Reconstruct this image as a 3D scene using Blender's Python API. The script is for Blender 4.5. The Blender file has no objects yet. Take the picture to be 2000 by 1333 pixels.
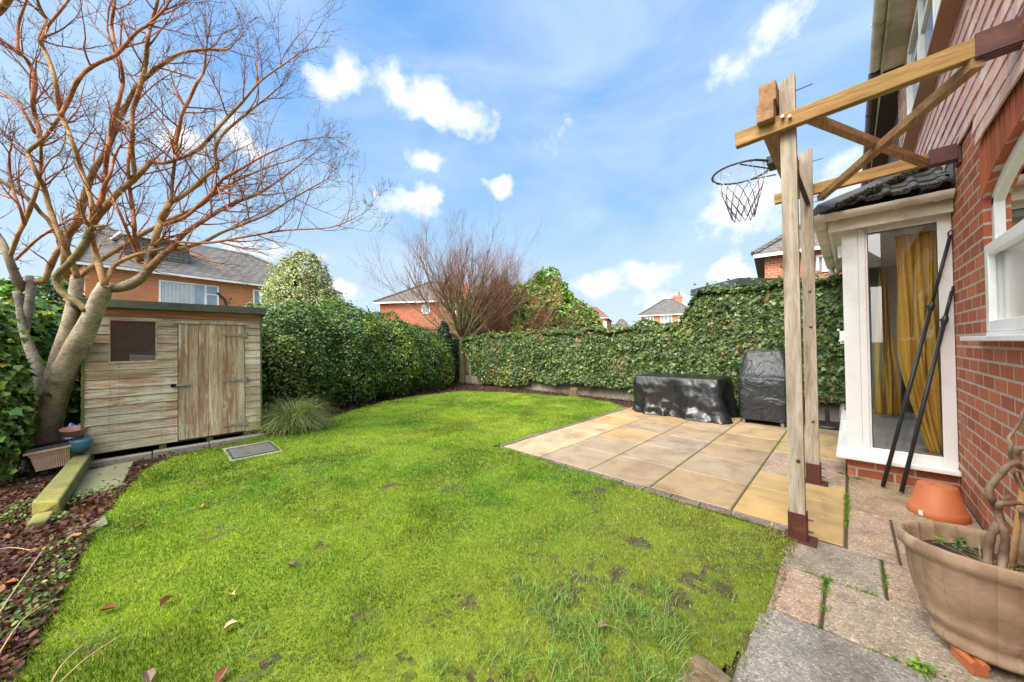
import bpy, bmesh, math, random
import numpy as np
from mathutils import Vector, Matrix, noise as mnoise
random.seed(7); rng = np.random.default_rng(11)
sc = bpy.context.scene
COL = sc.collection
# ------------------------------------------------------------------ camera maths (garden axes: X right towards the house, Y along the house wall)
F = 675.0; H0 = 1.2; ROLL = math.radians(.8); TH = math.radians(44.4); PITCH = math.atan((675-666.5)/F)
def ray(px, py):
    u = (px-1000)/F; v = -(py-666.5)/F
    c, s = math.cos(ROLL), math.sin(ROLL)
    x = u*c+v*s; z = -u*s+v*c
    cp, sp = math.cos(PITCH), math.sin(PITCH)
    y, z = cp-z*sp, sp+z*cp
    ct, st = math.cos(TH), math.sin(TH)
    return Vector((x*ct-y*st, x*st+y*ct, z))
FWD = Vector((-math.sin(TH), math.cos(TH), 0))
def G(px, py, z=0.):
    r = ray(px, py); t = (z-H0)/r.z; return r*t+Vector((0, 0, H0))
def atD(px, py, D):
    r = ray(px, py); return r*(D/r.dot(FWD))+Vector((0, 0, H0))
# ------------------------------------------------------------------ object helpers
def tag(o, label=None, cat=None, group=None, kind=None):
    if label: o['label'] = label
    if cat: o['category'] = cat
    if group: o['group'] = group
    if kind: o['kind'] = kind
    return o
def thing(name, label, cat, loc=(0, 0, 0), group=None):
    o = bpy.data.objects.new(name, None); COL.objects.link(o); o.location = loc
    o.empty_display_size = .1
    return tag(o, label, cat, group)
def wloc(p):
    v = Vector((0, 0, 0))
    while p is not None: v += p.location; p = p.parent
    return v
class MB:
    def __init__(s): s.v = []; s.f = []; s.c = []; s.m = []; s.col = (1, 1, 1); s.mi = 0
    def add(s, vs, fs):
        n = len(s.v); s.v += [tuple(p) for p in vs]
        for f in fs: s.f.append([i+n for i in f]); s.c.append(s.col); s.m.append(s.mi)
        return s
    def box(s, x0, x1, y0, y1, z0, z1, R=None, O=None):
        vs = [Vector((x, y, z)) for z in (z0, z1) for y in (y0, y1) for x in (x0, x1)]
        if R is not None: vs = [R @ v for v in vs]
        if O is not None: vs = [v+Vector(O) for v in vs]
        return s.add(vs, [[0, 2, 3, 1], [4, 5, 7, 6], [0, 1, 5, 4], [2, 6, 7, 3], [0, 4, 6, 2], [1, 3, 7, 5]])
    def beam(s, p, q, w, h, up=(0, 0, 1), cap=0):
        p = Vector(p); q = Vector(q); d = (q-p).normalized(); up = Vector(up)
        sd = d.cross(up).normalized(); u = sd.cross(d).normalized()
        vs = [a+sd*(i*w/2)+u*(j*h/2) for a in (p, q) for i, j in ((-1, -1), (1, -1), (1, 1), (-1, 1))]
        return s.add(vs, [[0, 1, 2, 3], [7, 6, 5, 4], [0, 4, 5, 1], [1, 5, 6, 2], [2, 6, 7, 3], [3, 7, 4, 0]])
    def tube(s, pts, rad, n=8, cap=True):
        pts = [Vector(p) for p in pts]; m = len(pts)
        if not hasattr(rad, '__len__'): rad = [rad]*m
        base = len(s.v); t0 = (pts[1]-pts[0]).normalized()
        a = Vector((0, 0, 1)) if abs(t0.z) < .9 else Vector((1, 0, 0))
        N = t0.cross(a).normalized()
        for i, p in enumerate(pts):
            t = (pts[min(i+1, m-1)]-pts[max(i-1, 0)])
            if t.length < 1e-9: t = t0
            t.normalize(); N = (N-t*N.dot(t)).normalized(); B = t.cross(N)
            for k in range(n):
                an = 2*math.pi*k/n
                s.v.append(tuple(p+(N*math.cos(an)+B*math.sin(an))*rad[i]))
        for i in range(m-1):
            for k in range(n):
                a0 = base+i*n+k; a1 = base+i*n+(k+1) % n
                s.f.append([a0, a1, a1+n, a0+n]); s.c.append(s.col); s.m.append(s.mi)
        if cap:
            s.f.append([base+k for k in range(n)][::-1]); s.c.append(s.col); s.m.append(s.mi)
            s.f.append([base+(m-1)*n+k for k in range(n)]); s.c.append(s.col); s.m.append(s.mi)
        return s
    def lathe(s, prof, c=(0, 0, 0), n=48, sx=1, sy=1, ripple=None, closed=False):
        base = len(s.v); m = len(prof)
        for i, (r, z) in enumerate(prof):
            for k in range(n):
                an = 2*math.pi*k/n; rr = r*(1+(ripple(an, i, z) if ripple else 0))
                s.v.append((c[0]+rr*sx*math.cos(an), c[1]+rr*sy*math.sin(an), c[2]+z))
        for i in range(m-1):
            for k in range(n):
                a0 = base+i*n+k; a1 = base+i*n+(k+1) % n
                s.f.append([a0, a1, a1+n, a0+n]); s.c.append(s.col); s.m.append(s.mi)
        if closed:
            s.f.append([base+k for k in range(n)][::-1]); s.c.append(s.col); s.m.append(s.mi)
            s.f.append([base+(m-1)*n+k for k in range(n)]); s.c.append(s.col); s.m.append(s.mi)
        return s
    def prism(s, poly, z0, z1, ax='z'):
        n = len(poly)
        def mk(p, h):
            return (p[0], p[1], h) if ax == 'z' else ((h, p[0], p[1]) if ax == 'x' else (p[0], h, p[1]))
        vs = [mk(p, z0) for p in poly]+[mk(p, z1) for p in poly]
        fs = [list(range(n))[::-1], list(range(n, 2*n))]+[[i, (i+1) % n, n+(i+1) % n, n+i] for i in range(n)]
        return s.add(vs, fs)
    def pieces(s, name, mat, parent=None, **k):
        """one object per connected piece"""
        r = list(range(len(s.v)))
        def find(a):
            while r[a] != a: r[a] = r[r[a]]; a = r[a]
            return a
        for f in s.f:
            for q in f[1:]: r[find(q)] = find(f[0])
        g = {}
        for i, f in enumerate(s.f): g.setdefault(find(f[0]), []).append(i)
        out = []
        for fs in g.values():
            m = MB(); mp = {}
            for i in fs:
                for q in s.f[i]:
                    if q not in mp: mp[q] = len(m.v); m.v.append(s.v[q])
                m.f.append([mp[q] for q in s.f[i]]); m.c.append(s.c[i]); m.m.append(s.m[i])
            out.append(m.build(name, mat, parent, **k))
        return out
    def build(s, name, mat, parent=None, smooth=False, bevel=0, solid=0, sub=0, displace=None):
        off = wloc(parent)
        me = bpy.data.meshes.new(name)
        me.from_pydata([(x-off.x, y-off.y, z-off.z) for x, y, z in s.v], [], s.f)
        ms = mat if isinstance(mat, (list, tuple)) else [mat]
        for m in ms: me.materials.append(m)
        me.polygons.foreach_set('material_index', s.m)
        at = me.color_attributes.new('Col', 'FLOAT_COLOR', 'CORNER')
        tot = np.array([len(f) for f in s.f]); cc = np.ones((len(s.f), 4)); cc[:, :3] = np.array(s.c)
        at.data.foreach_set('color', np.repeat(cc, tot, axis=0).ravel())
        bm = bmesh.new(); bm.from_mesh(me); bmesh.ops.recalc_face_normals(bm, faces=bm.faces); bm.to_mesh(me); bm.free()
        if smooth: me.polygons.foreach_set('use_smooth', [True]*len(me.polygons))
        o = bpy.data.objects.new(name, me); COL.objects.link(o)
        if parent is not None: o.parent = parent
        if solid:
            md = o.modifiers.new('s', 'SOLIDIFY'); md.thickness = solid; md.offset = 0
        if sub:
            md = o.modifiers.new('u', 'SUBSURF'); md.levels = md.render_levels = sub
        if bevel:
            md = o.modifiers.new('b', 'BEVEL'); md.width = bevel; md.segments = 2; md.limit_method = 'ANGLE'; md.angle_limit = .7
        return o
def raw_mesh(name, V, loops, starts, tots, colors, mat, parent=None, smooth=False):
    """fast mesh from numpy arrays; colors per face"""
    off = wloc(parent); V = V-np.array(off)
    me = bpy.data.meshes.new(name)
    me.vertices.add(len(V)); me.vertices.foreach_set('co', V.astype(np.float32).ravel())
    me.loops.add(len(loops)); me.loops.foreach_set('vertex_index', loops.astype(np.int32))
    me.polygons.add(len(starts)); me.polygons.foreach_set('loop_start', starts.astype(np.int32))
    me.update(calc_edges=True)
    at = me.color_attributes.new('Col', 'FLOAT_COLOR', 'CORNER')
    cc = np.ones((len(starts), 4), np.float32); cc[:, :3] = colors
    at.data.foreach_set('color', np.repeat(cc, tots, axis=0).ravel())
    me.materials.append(mat)
    if smooth: me.polygons.foreach_set('use_smooth', [True]*len(me.polygons))
    me.validate()
    o = bpy.data.objects.new(name, me); COL.objects.link(o)
    if parent is not None: o.parent = parent
    return o
def norm(a): return a/np.maximum(np.linalg.norm(a, axis=-1, keepdims=True), 1e-9)
LEAF_OVAL = (np.array([[0, 0, 0], [.3, .33, .06], [.27, .72, .05], [0, 1, -.05], [-.27, .72, .05], [-.3, .33, .06], [0, .5, -.03]]), [[0, 1, 6], [1, 2, 3, 6], [3, 4, 5, 6], [5, 0, 6]])
LEAF_IVY = (np.array([[0, 0, 0], [.42, -.02, .05], [.55, .38, .02], [.26, .55, .05], [0, 1, -.06], [-.26, .55, .05], [-.55, .38, .02], [-.42, -.02, .05]]), [[0, 1, 2, 3], [0, 3, 4, 5], [0, 5, 6, 7]])
LEAF_SMALL = (np.array([[0, 0, 0], [.32, .5, .06], [0, 1, -.03], [-.32, .5, .06]]), [[0, 1, 2], [0, 2, 3]])
def pick(pal, n, jit=.18):
    """pal: list of (weight, rgb)"""
    w = np.array([p[0] for p in pal], float); w /= w.sum()
    c = np.array([p[1] for p in pal])[rng.choice(len(pal), n, p=w)]
    return np.clip(c*(1+rng.normal(0, jit, (n, 1)))*(1+rng.normal(0, .06, (n, 3))), .003, 1)
def leaves(name, P, N, size, pal, mat, parent=None, tmpl=LEAF_IVY, tilt=.6, hang=.5, colors=None):
    """leaf faces at points P with rough outward normals N"""
    n = len(P); n3 = norm(N+rng.normal(0, tilt, (n, 3)))
    up = norm(rng.normal(0, .8, (n, 3))+np.array([0, 0, -hang]))
    Y = norm(up-n3*(up*n3).sum(1, keepdims=True)); X = np.cross(Y, n3)
    T, FS = tmpl; s = size*(1+rng.normal(0, .22, (n, 1, 1))).clip(.4, 2)
    V = P[:, None, :]+s*(T[None, :, 0:1]*X[:, None]+T[None, :, 1:2]*Y[:, None]+T[None, :, 2:3]*n3[:, None])
    k = len(T); flat = np.concatenate([np.array(f) for f in FS]); L = (np.arange(n)[:, None]*k+flat[None]).ravel()
    t1 = np.array([len(f) for f in FS]); tots = np.tile(t1, n); starts = np.concatenate([[0], np.cumsum(tots)[:-1]])
    if colors is None: colors = pick(pal, n)
    return raw_mesh(name, V.reshape(-1, 3), L, starts, tots, np.repeat(colors, len(FS), axis=0), mat, parent)
def vnoise(P, seed=0):
    """value noise on an (n,2|3) array, 0..1"""
    P = np.asarray(P, float)
    if P.shape[1] == 2: P = np.c_[P, np.full(len(P), .37)]
    i = np.floor(P).astype(np.int64); f = P-i; f = f*f*(3-2*f); out = 0
    for dx in (0, 1):
        for dy in (0, 1):
            for dz in (0, 1):
                h = ((i[:, 0]+dx)*374761393+(i[:, 1]+dy)*668265263+(i[:, 2]+dz)*2147483647+seed*974711) & 0xffffffff
                h = ((h ^ (h >> 13))*1274126177) & 0xffffffff; h = (h ^ (h >> 16)) & 0xffff
                w = (f[:, 0] if dx else 1-f[:, 0])*(f[:, 1] if dy else 1-f[:, 1])*(f[:, 2] if dz else 1-f[:, 2])
                out = out+w*h/65535.
    return out
def fbm(P, o=4, seed=0):
    P = np.array(P, float); a = 1; t = 0; s = 0; ca, sa = math.cos(.65), math.sin(.65)
    for k in range(o):
        s = s+a*vnoise(P, seed+k*17); t += a; a *= .5; x = P[:, 0]*ca-P[:, 1]*sa; y = P[:, 0]*sa+P[:, 1]*ca
        P = P.copy(); P[:, 0] = x+5.3; P[:, 1] = y+1.7; P = P*2.07
    return s/t
# ------------------------------------------------------------------ materials
def new_mat(name):
    m = bpy.data.materials.new(name); m.use_nodes = True; nt = m.node_tree
    return m, nt, nt.nodes['Principled BSDF']
def nd(nt, t, **k):
    n = nt.nodes.new(t)
    for a, b in k.items():
        if a.startswith('i_'): n.inputs[int(a[2:]) if a[2:].isdigit() else a[2:].replace('_', ' ')].default_value = b
        else: setattr(n, a, b)
    return n
def lk(nt, a, b): nt.links.new(a, b)
def ramp(nt, fac, stops):
    r = nd(nt, 'ShaderNodeValToRGB'); e = r.color_ramp.elements
    while len(e) < len(stops): e.new(.5)
    for i, (p, c) in enumerate(stops):
        e[i].position = p; e[i].color = (*c, 1) if len(c) == 3 else c
    lk(nt, fac, r.inputs[0]); return r.outputs[0]
def mixc(nt, fac, a, b, mode='MIX'):
    n = nd(nt, 'ShaderNodeMix', data_type='RGBA', blend_type=mode)
    for sock, v in ((n.inputs[0], fac), (n.inputs[6], a), (n.inputs[7], b)):
        if isinstance(v, (int, float)): sock.default_value = v
        elif isinstance(v, tuple): sock.default_value = (*v, 1) if len(v) == 3 else v
        else: lk(nt, v, sock)
    return n.outputs[2]
def coords(nt, scale=(1, 1, 1), mode='Object'):
    tc = nd(nt, 'ShaderNodeTexCoord'); mp = nd(nt, 'ShaderNodeMapping'); mp.inputs['Scale'].default_value = scale
    lk(nt, tc.outputs[mode], mp.inputs['Vector']); return mp.outputs[0]
def noise(nt, vec, scale, detail=4, rough=.55, dist=0):
    n = nd(nt, 'ShaderNodeTexNoise'); n.inputs['Scale'].default_value = scale; n.inputs['Detail'].default_value = detail
    n.inputs['Roughness'].default_value = rough; n.inputs['Distortion'].default_value = dist
    if vec is not None: lk(nt, vec, n.inputs['Vector'])
    return n.outputs[0]
def bump(nt, h, p, strength=.4, dist=.01, nrm=None):
    b = nd(nt, 'ShaderNodeBump'); b.inputs['Strength'].default_value = strength; b.inputs['Distance'].default_value = dist
    lk(nt, h, b.inputs['Height'])
    if nrm is not None: lk(nt, nrm, b.inputs['Normal'])
    if p is not None: lk(nt, b.outputs[0], p.inputs['Normal'])
    return b.outputs[0]
def plain(name, c1, c2=None, scale=6, rough=.6, bmp=.2, bscale=60, bdist=.003, spec=.4, stretch=(1, 1, 1), metal=0, dirt=None, attr=True):
    """two-tone noisy paint, stone, plastic..."""
    m, nt, p = new_mat(name); c2 = c2 or tuple(x*.75 for x in c1)
    v = coords(nt, stretch); n = noise(nt, v, scale, 6, .6)
    col = ramp(nt, n, [(.3, c1), (.7, c2)])
    if dirt:
        d = noise(nt, v, scale*.35, 5, .7); f = ramp(nt, d, [(.5, (0, 0, 0)), (.68, (1, 1, 1))]); col = mixc(nt, f, col, dirt)
    if attr:
        a = nd(nt, 'ShaderNodeAttribute', attribute_name='Col'); col = mixc(nt, 1., col, a.outputs[0], 'MULTIPLY')
    lk(nt, col, p.inputs['Base Color']); p.inputs['Roughness'].default_value = rough
    p.inputs['Specular IOR Level'].default_value = spec; p.inputs['Metallic'].default_value = metal
    if bmp: bump(nt, noise(nt, v, bscale, 5, .65), p, bmp, bdist)
    return m
def leafmat(name, rough=.42, trans=.25, spec=.45):
    m, nt, p = new_mat(name); a = nd(nt, 'ShaderNodeAttribute', attribute_name='Col')
    lk(nt, a.outputs[0], p.inputs['Base Color']); p.inputs['Roughness'].default_value = rough; p.inputs['Specular IOR Level'].default_value = spec
    t = nd(nt, 'ShaderNodeBsdfTranslucent'); g = nd(nt, 'ShaderNodeMix', data_type='RGBA', blend_type='MULTIPLY'); g.inputs[0].default_value = 1
    lk(nt, a.outputs[0], g.inputs[6]); g.inputs[7].default_value = (1.3, 1.5, .5, 1); lk(nt, g.outputs[2], t.inputs[0])
    mx = nd(nt, 'ShaderNodeMixShader'); mx.inputs[0].default_value = trans
    lk(nt, p.outputs[0], mx.inputs[1]); lk(nt, t.outputs[0], mx.inputs[2]); lk(nt, mx.outputs[0], nt.nodes['Material Output'].inputs[0])
    return m
def wallvec(nt, su=1., sv=1.):
    """u = x+y (walls are axis aligned), v = z"""
    tc = nd(nt, 'ShaderNodeTexCoord'); s = nd(nt, 'ShaderNodeSeparateXYZ'); lk(nt, tc.outputs['Object'], s.inputs[0])
    a = nd(nt, 'ShaderNodeMath', operation='ADD'); lk(nt, s.outputs[0], a.inputs[0]); lk(nt, s.outputs[1], a.inputs[1])
    c = nd(nt, 'ShaderNodeCombineXYZ'); lk(nt, a.outputs[0], c.inputs[0]); lk(nt, s.outputs[2], c.inputs[1])
    return c.outputs[0], tc.outputs['Object']
def brick(name, c1, c2, c3, mortar, bw=.24, bh=.082, ms=.012, rough=.75, vscale=1, uvvec=None, bd=.006):
    m, nt, p = new_mat(name); v, obj = wallvec(nt)
    b = nd(nt, 'ShaderNodeTexBrick'); b.offset = .5; b.squash = 1.; lk(nt, v, b.inputs['Vector'])
    b.inputs['Scale'].default_value = 1; b.inputs['Brick Width'].default_value = bw; b.inputs['Row Height'].default_value = bh
    b.inputs['Mortar Size'].default_value = ms; b.inputs['Mortar Smooth'].default_value = .25
    b.inputs['Color1'].default_value = (0, 0, 0, 1); b.inputs['Color2'].default_value = (1, 1, 1, 1); b.inputs['Mortar'].default_value = (.5, .5, .5, 1)
    col = ramp(nt, b.outputs['Color'], [(.0, c1), (.5, c2), (1., c3)])
    n1 = noise(nt, obj, 1.3, 5, .6); n2 = noise(nt, obj, 45, 6, .7); n3 = noise(nt, obj, 9, 5, .65)
    col = mixc(nt, ramp(nt, n3, [(.35, (0, 0, 0)), (.75, (.55, .55, .55))]), col, c1)
    col = mixc(nt, .7, col, ramp(nt, n2, [(.25, (.55, .55, .55)), (.6, (1.05, 1.05, 1.05))]), 'MULTIPLY')
    mc = mixc(nt, n3, mortar, tuple(x*.6 for x in mortar)); 
    mc = mixc(nt, .6, mc, ramp(nt, n2, [(.3, (.6, .6, .6)), (.6, (1, 1, 1))]), 'MULTIPLY')
    col = mixc(nt, b.outputs['Fac'], col, mc)
    col = mixc(nt, ramp(nt, n1, [(.55, (0, 0, 0)), (.8, (.35, .35, .35))]), col, (.16, .13, .1))
    lk(nt, col, p.inputs['Base Color']); p.inputs['Roughness'].default_value = rough; p.inputs['Specular IOR Level'].default_value = .25
    inv = nd(nt, 'ShaderNodeMath', operation='SUBTRACT'); inv.inputs[0].default_value = 1; lk(nt, b.outputs['Fac'], inv.inputs[1])
    nb = bump(nt, inv.outputs[0], None, .9, bd); bump(nt, n2, p, .35, .003, nb)
    return m
def wood(name, base, dark, pale, axis='z', scale=1., rough=.75, green=0., red=None, attr=True, flake=None):
    m, nt, p = new_mat(name); st = {'x': (1.2, 14, 14), 'y': (14, 1.2, 14), 'z': (14, 14, 1.2)}[axis]
    v = coords(nt, tuple(s*scale for s in st)); g = noise(nt, v, 1.6, 8, .62, .25); g2 = noise(nt, v, 7, 5, .7, .2)
    o = coords(nt); big = noise(nt, o, 2.2, 5, .65)
    col = ramp(nt, g, [(.25, dark), (.46, base), (.72, pale)])
    col = mixc(nt, .75, col, ramp(nt, g2, [(.3, (.5, .48, .45)), (.55, (1.05, 1.05, 1.05))]), 'MULTIPLY')
    if red: 
        rn = noise(nt, coords(nt, tuple(s*.35 for s in st)), 1.9, 8, .75, .4)
        col = mixc(nt, ramp(nt, rn, [(.47, (0, 0, 0)), (.6, (.85, .85, .85))]), col, red)
    if flake:
        fn_ = noise(nt, coords(nt, tuple(s*.8 for s in st)), 3.2, 9, .82, .3); fz = noise(nt, coords(nt), 1.4, 3, .5); fa = nd(nt, 'ShaderNodeMath', operation='MULTIPLY_ADD'); fa.inputs[1].default_value = .5; lk(nt, fz, fa.inputs[0]); lk(nt, fn_, fa.inputs[2])
        col = mixc(nt, ramp(nt, fa.outputs[0], [(.76, (0, 0, 0)), (.83, (.85, .85, .85))]), col, flake)
    if green:
        f = ramp(nt, big, [(.42, (0, 0, 0)), (.7, (green, green, green))]); col = mixc(nt, f, col, (.13, .14, .035))
    if attr:
        a = nd(nt, 'ShaderNodeAttribute', attribute_name='Col'); col = mixc(nt, 1., col, a.outputs[0], 'MULTIPLY')
    lk(nt, col, p.inputs['Base Color']); p.inputs['Roughness'].default_value = rough; p.inputs['Specular IOR Level'].default_value = .25
    bump(nt, g2, p, .5, .003); return m
def glass(name, tint=(.95, .97, .96), rough=0., bumpy=0, refl=1., dust=0.):
    m, nt, p = new_mat(name); nt.nodes.remove(p)
    t = nd(nt, 'ShaderNodeBsdfTransparent'); t.inputs[0].default_value = (*tint, 1)
    g = nd(nt, 'ShaderNodeBsdfGlossy'); g.inputs['Roughness'].default_value = rough; g.inputs[0].default_value = (refl, refl, refl, 1)
    fr = nd(nt, 'ShaderNodeFresnel'); fr.inputs[0].default_value = 2.1
    if bumpy:
        nb = bump(nt, noise(nt, coords(nt), 90, 3), None, bumpy, .004); lk(nt, nb, g.inputs['Normal'])
    mx = nd(nt, 'ShaderNodeMixShader'); lk(nt, fr.outputs[0], mx.inputs[0]); lk(nt, t.outputs[0], mx.inputs[1]); lk(nt, g.outputs[0], mx.inputs[2])
    last = mx.outputs[0]
    if dust:
        df = nd(nt, 'ShaderNodeBsdfDiffuse'); df.inputs[0].default_value = (.5, .5, .5, 1); m2 = nd(nt, 'ShaderNodeMixShader')
        lk(nt, ramp(nt, noise(nt, coords(nt), 9, 6, .7), [(.3, (dust*.5,)*3), (.75, (dust*1.6,)*3)]), m2.inputs[0]); lk(nt, last, m2.inputs[1]); lk(nt, df.outputs[0], m2.inputs[2]); last = m2.outputs[0]
    lk(nt, last, nt.nodes['Material Output'].inputs[0]); return m
MT = {}
MT['upvc'] = plain('white_upvc', (.87, .87, .86), (.8, .8, .79), 3, .3, .05, dirt=(.62, .61, .57))
MT['upvc_dirty'] = plain('weathered_white_plastic', (.76, .7, .62), (.6, .55, .47), 5, .4, .1, dirt=(.4, .36, .28))
MT['glass'] = glass('window_glass')
MT['brick'] = brick('red_brick', (.34, .09, .05), (.46, .125, .062), (.58, .19, .09), (.62, .53, .42), .225, .082, .009, bd=.009)
MT['brick_orange'] = brick('orange_brick', (.5, .12, .04), (.58, .16, .055), (.6, .2, .08), (.4, .24, .15), .24, .085)
MT['rooftile'] = plain('dark_roof_tile', (.07, .07, .08), (.12, .12, .125), 9, .55, .5, 50, .006, dirt=(.13, .12, .07))
MT['pinktile'] = plain('pink_wall_tile', (.72, .46, .39), (.6, .34, .27), 14, .7, .35, 60, .003, dirt=(.78, .6, .52))
MT['conc'] = plain('concrete', (.34, .31, .25), (.22, .21, .16), 5, .85, .6, 70, .006, dirt=(.12, .14, .06))
MT['black'] = plain('black_plastic', (.02, .02, .022), (.03, .03, .032), 5, .4, .1)
MT['dark'] = plain('dark_interior', (.05, .045, .04), (.035, .03, .03), 2, .9, 0)
MT['leaf'] = leafmat('leaf_surface')
MT['leaf_dull'] = leafmat('dull_leaf_surface', .6, .2, .3)
MT['grass'] = leafmat('grass_blade', .7, .3, .12)
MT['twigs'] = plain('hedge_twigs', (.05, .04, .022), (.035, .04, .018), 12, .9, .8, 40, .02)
# ------------------------------------------------------------------ camera, sky, sun
cam = bpy.data.cameras.new('camera'); co = bpy.data.objects.new('camera', cam); COL.objects.link(co); sc.camera = co
cam.sensor_width = 36; cam.lens = F/2000*36; cam.clip_end = 2000; cam.clip_start = .02
c0 = ray(1000, 666.5).normalized(); cx = (ray(1001, 666.5)-ray(1000, 666.5)).normalized(); cy = c0.cross(cx)*-1
co.matrix_world = Matrix((( cx.x, cy.x, -c0.x, 0), (cx.y, cy.y, -c0.y, 0), (cx.z, cy.z, -c0.z, H0), (0, 0, 0, 1)))
W = bpy.data.worlds.new('World'); sc.world = W; W.use_nodes = True; nt = W.node_tree
bg = nt.nodes['Background']; tc = nd(nt, 'ShaderNodeTexCoord'); D = tc.outputs['Generated']
SUN_EL, SUN_AZ = math.radians(46), math.radians(174)
sky = nd(nt, 'ShaderNodeTexSky', sky_type='NISHITA'); sky.sun_disc = False; sky.sun_elevation = SUN_EL; sky.sun_rotation = SUN_AZ; sky.dust_density = .6
sk = nd(nt, 'ShaderNodeVectorMath', operation='SCALE'); lk(nt, sky.outputs[0], sk.inputs[0]); sk.inputs['Scale'].default_value = .1
sep = nd(nt, 'ShaderNodeSeparateXYZ'); lk(nt, D, sep.inputs[0])
grad = ramp(nt, sep.outputs[2], [(0., (.46, .54, .61)), (.12, (.41, .51, .62)), (.3, (.25, .42, .63)), (.55, (.14, .31, .62)), (1, (.09, .24, .55))])
base = mixc(nt, .08, grad, sk.outputs[0])
# thin veils
mp = nd(nt, 'ShaderNodeMapping'); mp.inputs['Scale'].default_value = (1, 1, 2.6); lk(nt, D, mp.inputs[0])
vn = noise(nt, mp.outputs[0], 2.1, 6, .55, .5)
base = mixc(nt, ramp(nt, vn, [(.36, (0, 0, 0)), (.7, (.75, .75, .75))]), base, (.42, .53, .63))
wn = nd(nt, 'ShaderNodeTexNoise'); wn.inputs['Scale'].default_value = 11; wn.inputs['Detail'].default_value = 7; wn.inputs['Roughness'].default_value = .6
lk(nt, D, wn.inputs['Vector'])
fluff = wn.outputs[0]
mask = None
wz_ = nd(nt, 'ShaderNodeTexNoise'); wz_.inputs['Scale'].default_value = 6.5; wz_.inputs['Detail'].default_value = 3; lk(nt, D, wz_.inputs['Vector'])
ws_ = nd(nt, 'ShaderNodeVectorMath', operation='MULTIPLY_ADD'); ws_.inputs[1].default_value = (.11, .11, .11); lk(nt, wz_.outputs['Color'], ws_.inputs[0]); lk(nt, D, ws_.inputs[2])
wo_ = nd(nt, 'ShaderNodeVectorMath', operation='SUBTRACT'); wo_.inputs[1].default_value = (.055, .055, .055); lk(nt, ws_.outputs[0], wo_.inputs[0]); DW = wo_.outputs[0]
# cloud centres seen in the photograph: px, py, half width, half height, tilt, density
CL = [(662, 140, 62, 42, -.3, .9), (775, 165, 50, 38, 0, 1), (840, 192, 78, 44, .5, 1), (912, 228, 66, 40, .35, 1), (835, 316, 40, 32, 0, .9), (972, 349, 34, 26, 0, .9),
      (805, 398, 62, 30, .1, .65), (1492, 66, 62, 52, 0, 1), (1545, 38, 30, 32, 0, .7), (1442, 135, 34, 46, .5, .5), (1450, 410, 95, 66, 0, 1), (1500, 385, 70, 50, 0, .9), (1268, 532, 74, 40, 0, 1.1),
      (1160, 562, 62, 30, 0, .9), (1425, 528, 60, 34, 0, .8), (338, 285, 50, 30, 0, .9), (480, 275, 60, 40, 0, 1), (1075, 290, 34, 26, 0, .45), (520, 478, 110, 24, .1, .8), (655, 575, 50, 28, 0, .9), (1330, 590, 120, 24, 0, .6), (1690, 340, 60, 60, 0, .8)]
for px, py, rx, ry, tl, den in CL:
    c = ray(px, py); cn = c.normalized()
    e1 = (ray(px+10, py+10*tl)-c); e2 = (ray(px-10*tl, py+10)-c)
    k1 = rx/10*e1.length/c.length; k2 = ry/10*e2.length/c.length
    a1 = (e1-cn*e1.dot(cn)).normalized()/k1*1.0; a2 = (e2-cn*e2.dot(cn)).normalized()/k2*1.0
    d1 = nd(nt, 'ShaderNodeVectorMath', operation='DOT_PRODUCT'); d1.inputs[1].default_value = a1*1.15; lk(nt, DW, d1.inputs[0])
    d2 = nd(nt, 'ShaderNodeVectorMath', operation='DOT_PRODUCT'); d2.inputs[1].default_value = a2*1.15; lk(nt, DW, d2.inputs[0])
    cb = nd(nt, 'ShaderNodeCombineXYZ'); lk(nt, d1.outputs['Value'], cb.inputs[0]); lk(nt, d2.outputs['Value'], cb.inputs[1])
    ln = nd(nt, 'ShaderNodeVectorMath', operation='LENGTH'); lk(nt, cb.outputs[0], ln.inputs[0])
    s1 = nd(nt, 'ShaderNodeMath', operation='MULTIPLY_ADD'); s1.inputs[1].default_value = -1.; s1.inputs[2].default_value = 1.0; lk(nt, ln.outputs['Value'], s1.inputs[0])
    s2 = nd(nt, 'ShaderNodeMath', operation='MULTIPLY_ADD'); s2.inputs[1].default_value = den*.85; s2.inputs[2].default_value = 0; lk(nt, s1.outputs[0], s2.inputs[0])
    if mask is None: mask = s2.outputs[0]
    else:
        mx = nd(nt, 'ShaderNodeMath', operation='SMOOTH_MAX'); mx.inputs[2].default_value = .12; lk(nt, mask, mx.inputs[0]); lk(nt, s2.outputs[0], mx.inputs[1]); mask = mx.outputs[0]
fl = nd(nt, 'ShaderNodeMath', operation='MULTIPLY_ADD'); fl.inputs[1].default_value = 2.7; fl.inputs[2].default_value = -1.3; lk(nt, fluff, fl.inputs[0])
cm = nd(nt, 'ShaderNodeMath', operation='MAXIMUM'); cm.inputs[1].default_value = -.6; lk(nt, mask, cm.inputs[0])
ad = nd(nt, 'ShaderNodeMath', operation='ADD'); lk(nt, cm.outputs[0], ad.inputs[0]); lk(nt, fl.outputs[0], ad.inputs[1])
cf = ramp(nt, ad.outputs[0], [(-.0, (0, 0, 0)), (.1, (.1, .1, .1)), (.35, (.5, .5, .5)), (.75, (1, 1, 1))])
shade = ramp(nt, noise(nt, D, 14, 4, .6), [(.3, (.60, .63, .68)), (.55, (.78, .78, .79))])
skyc = mixc(nt, cf, base, shade)
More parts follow.
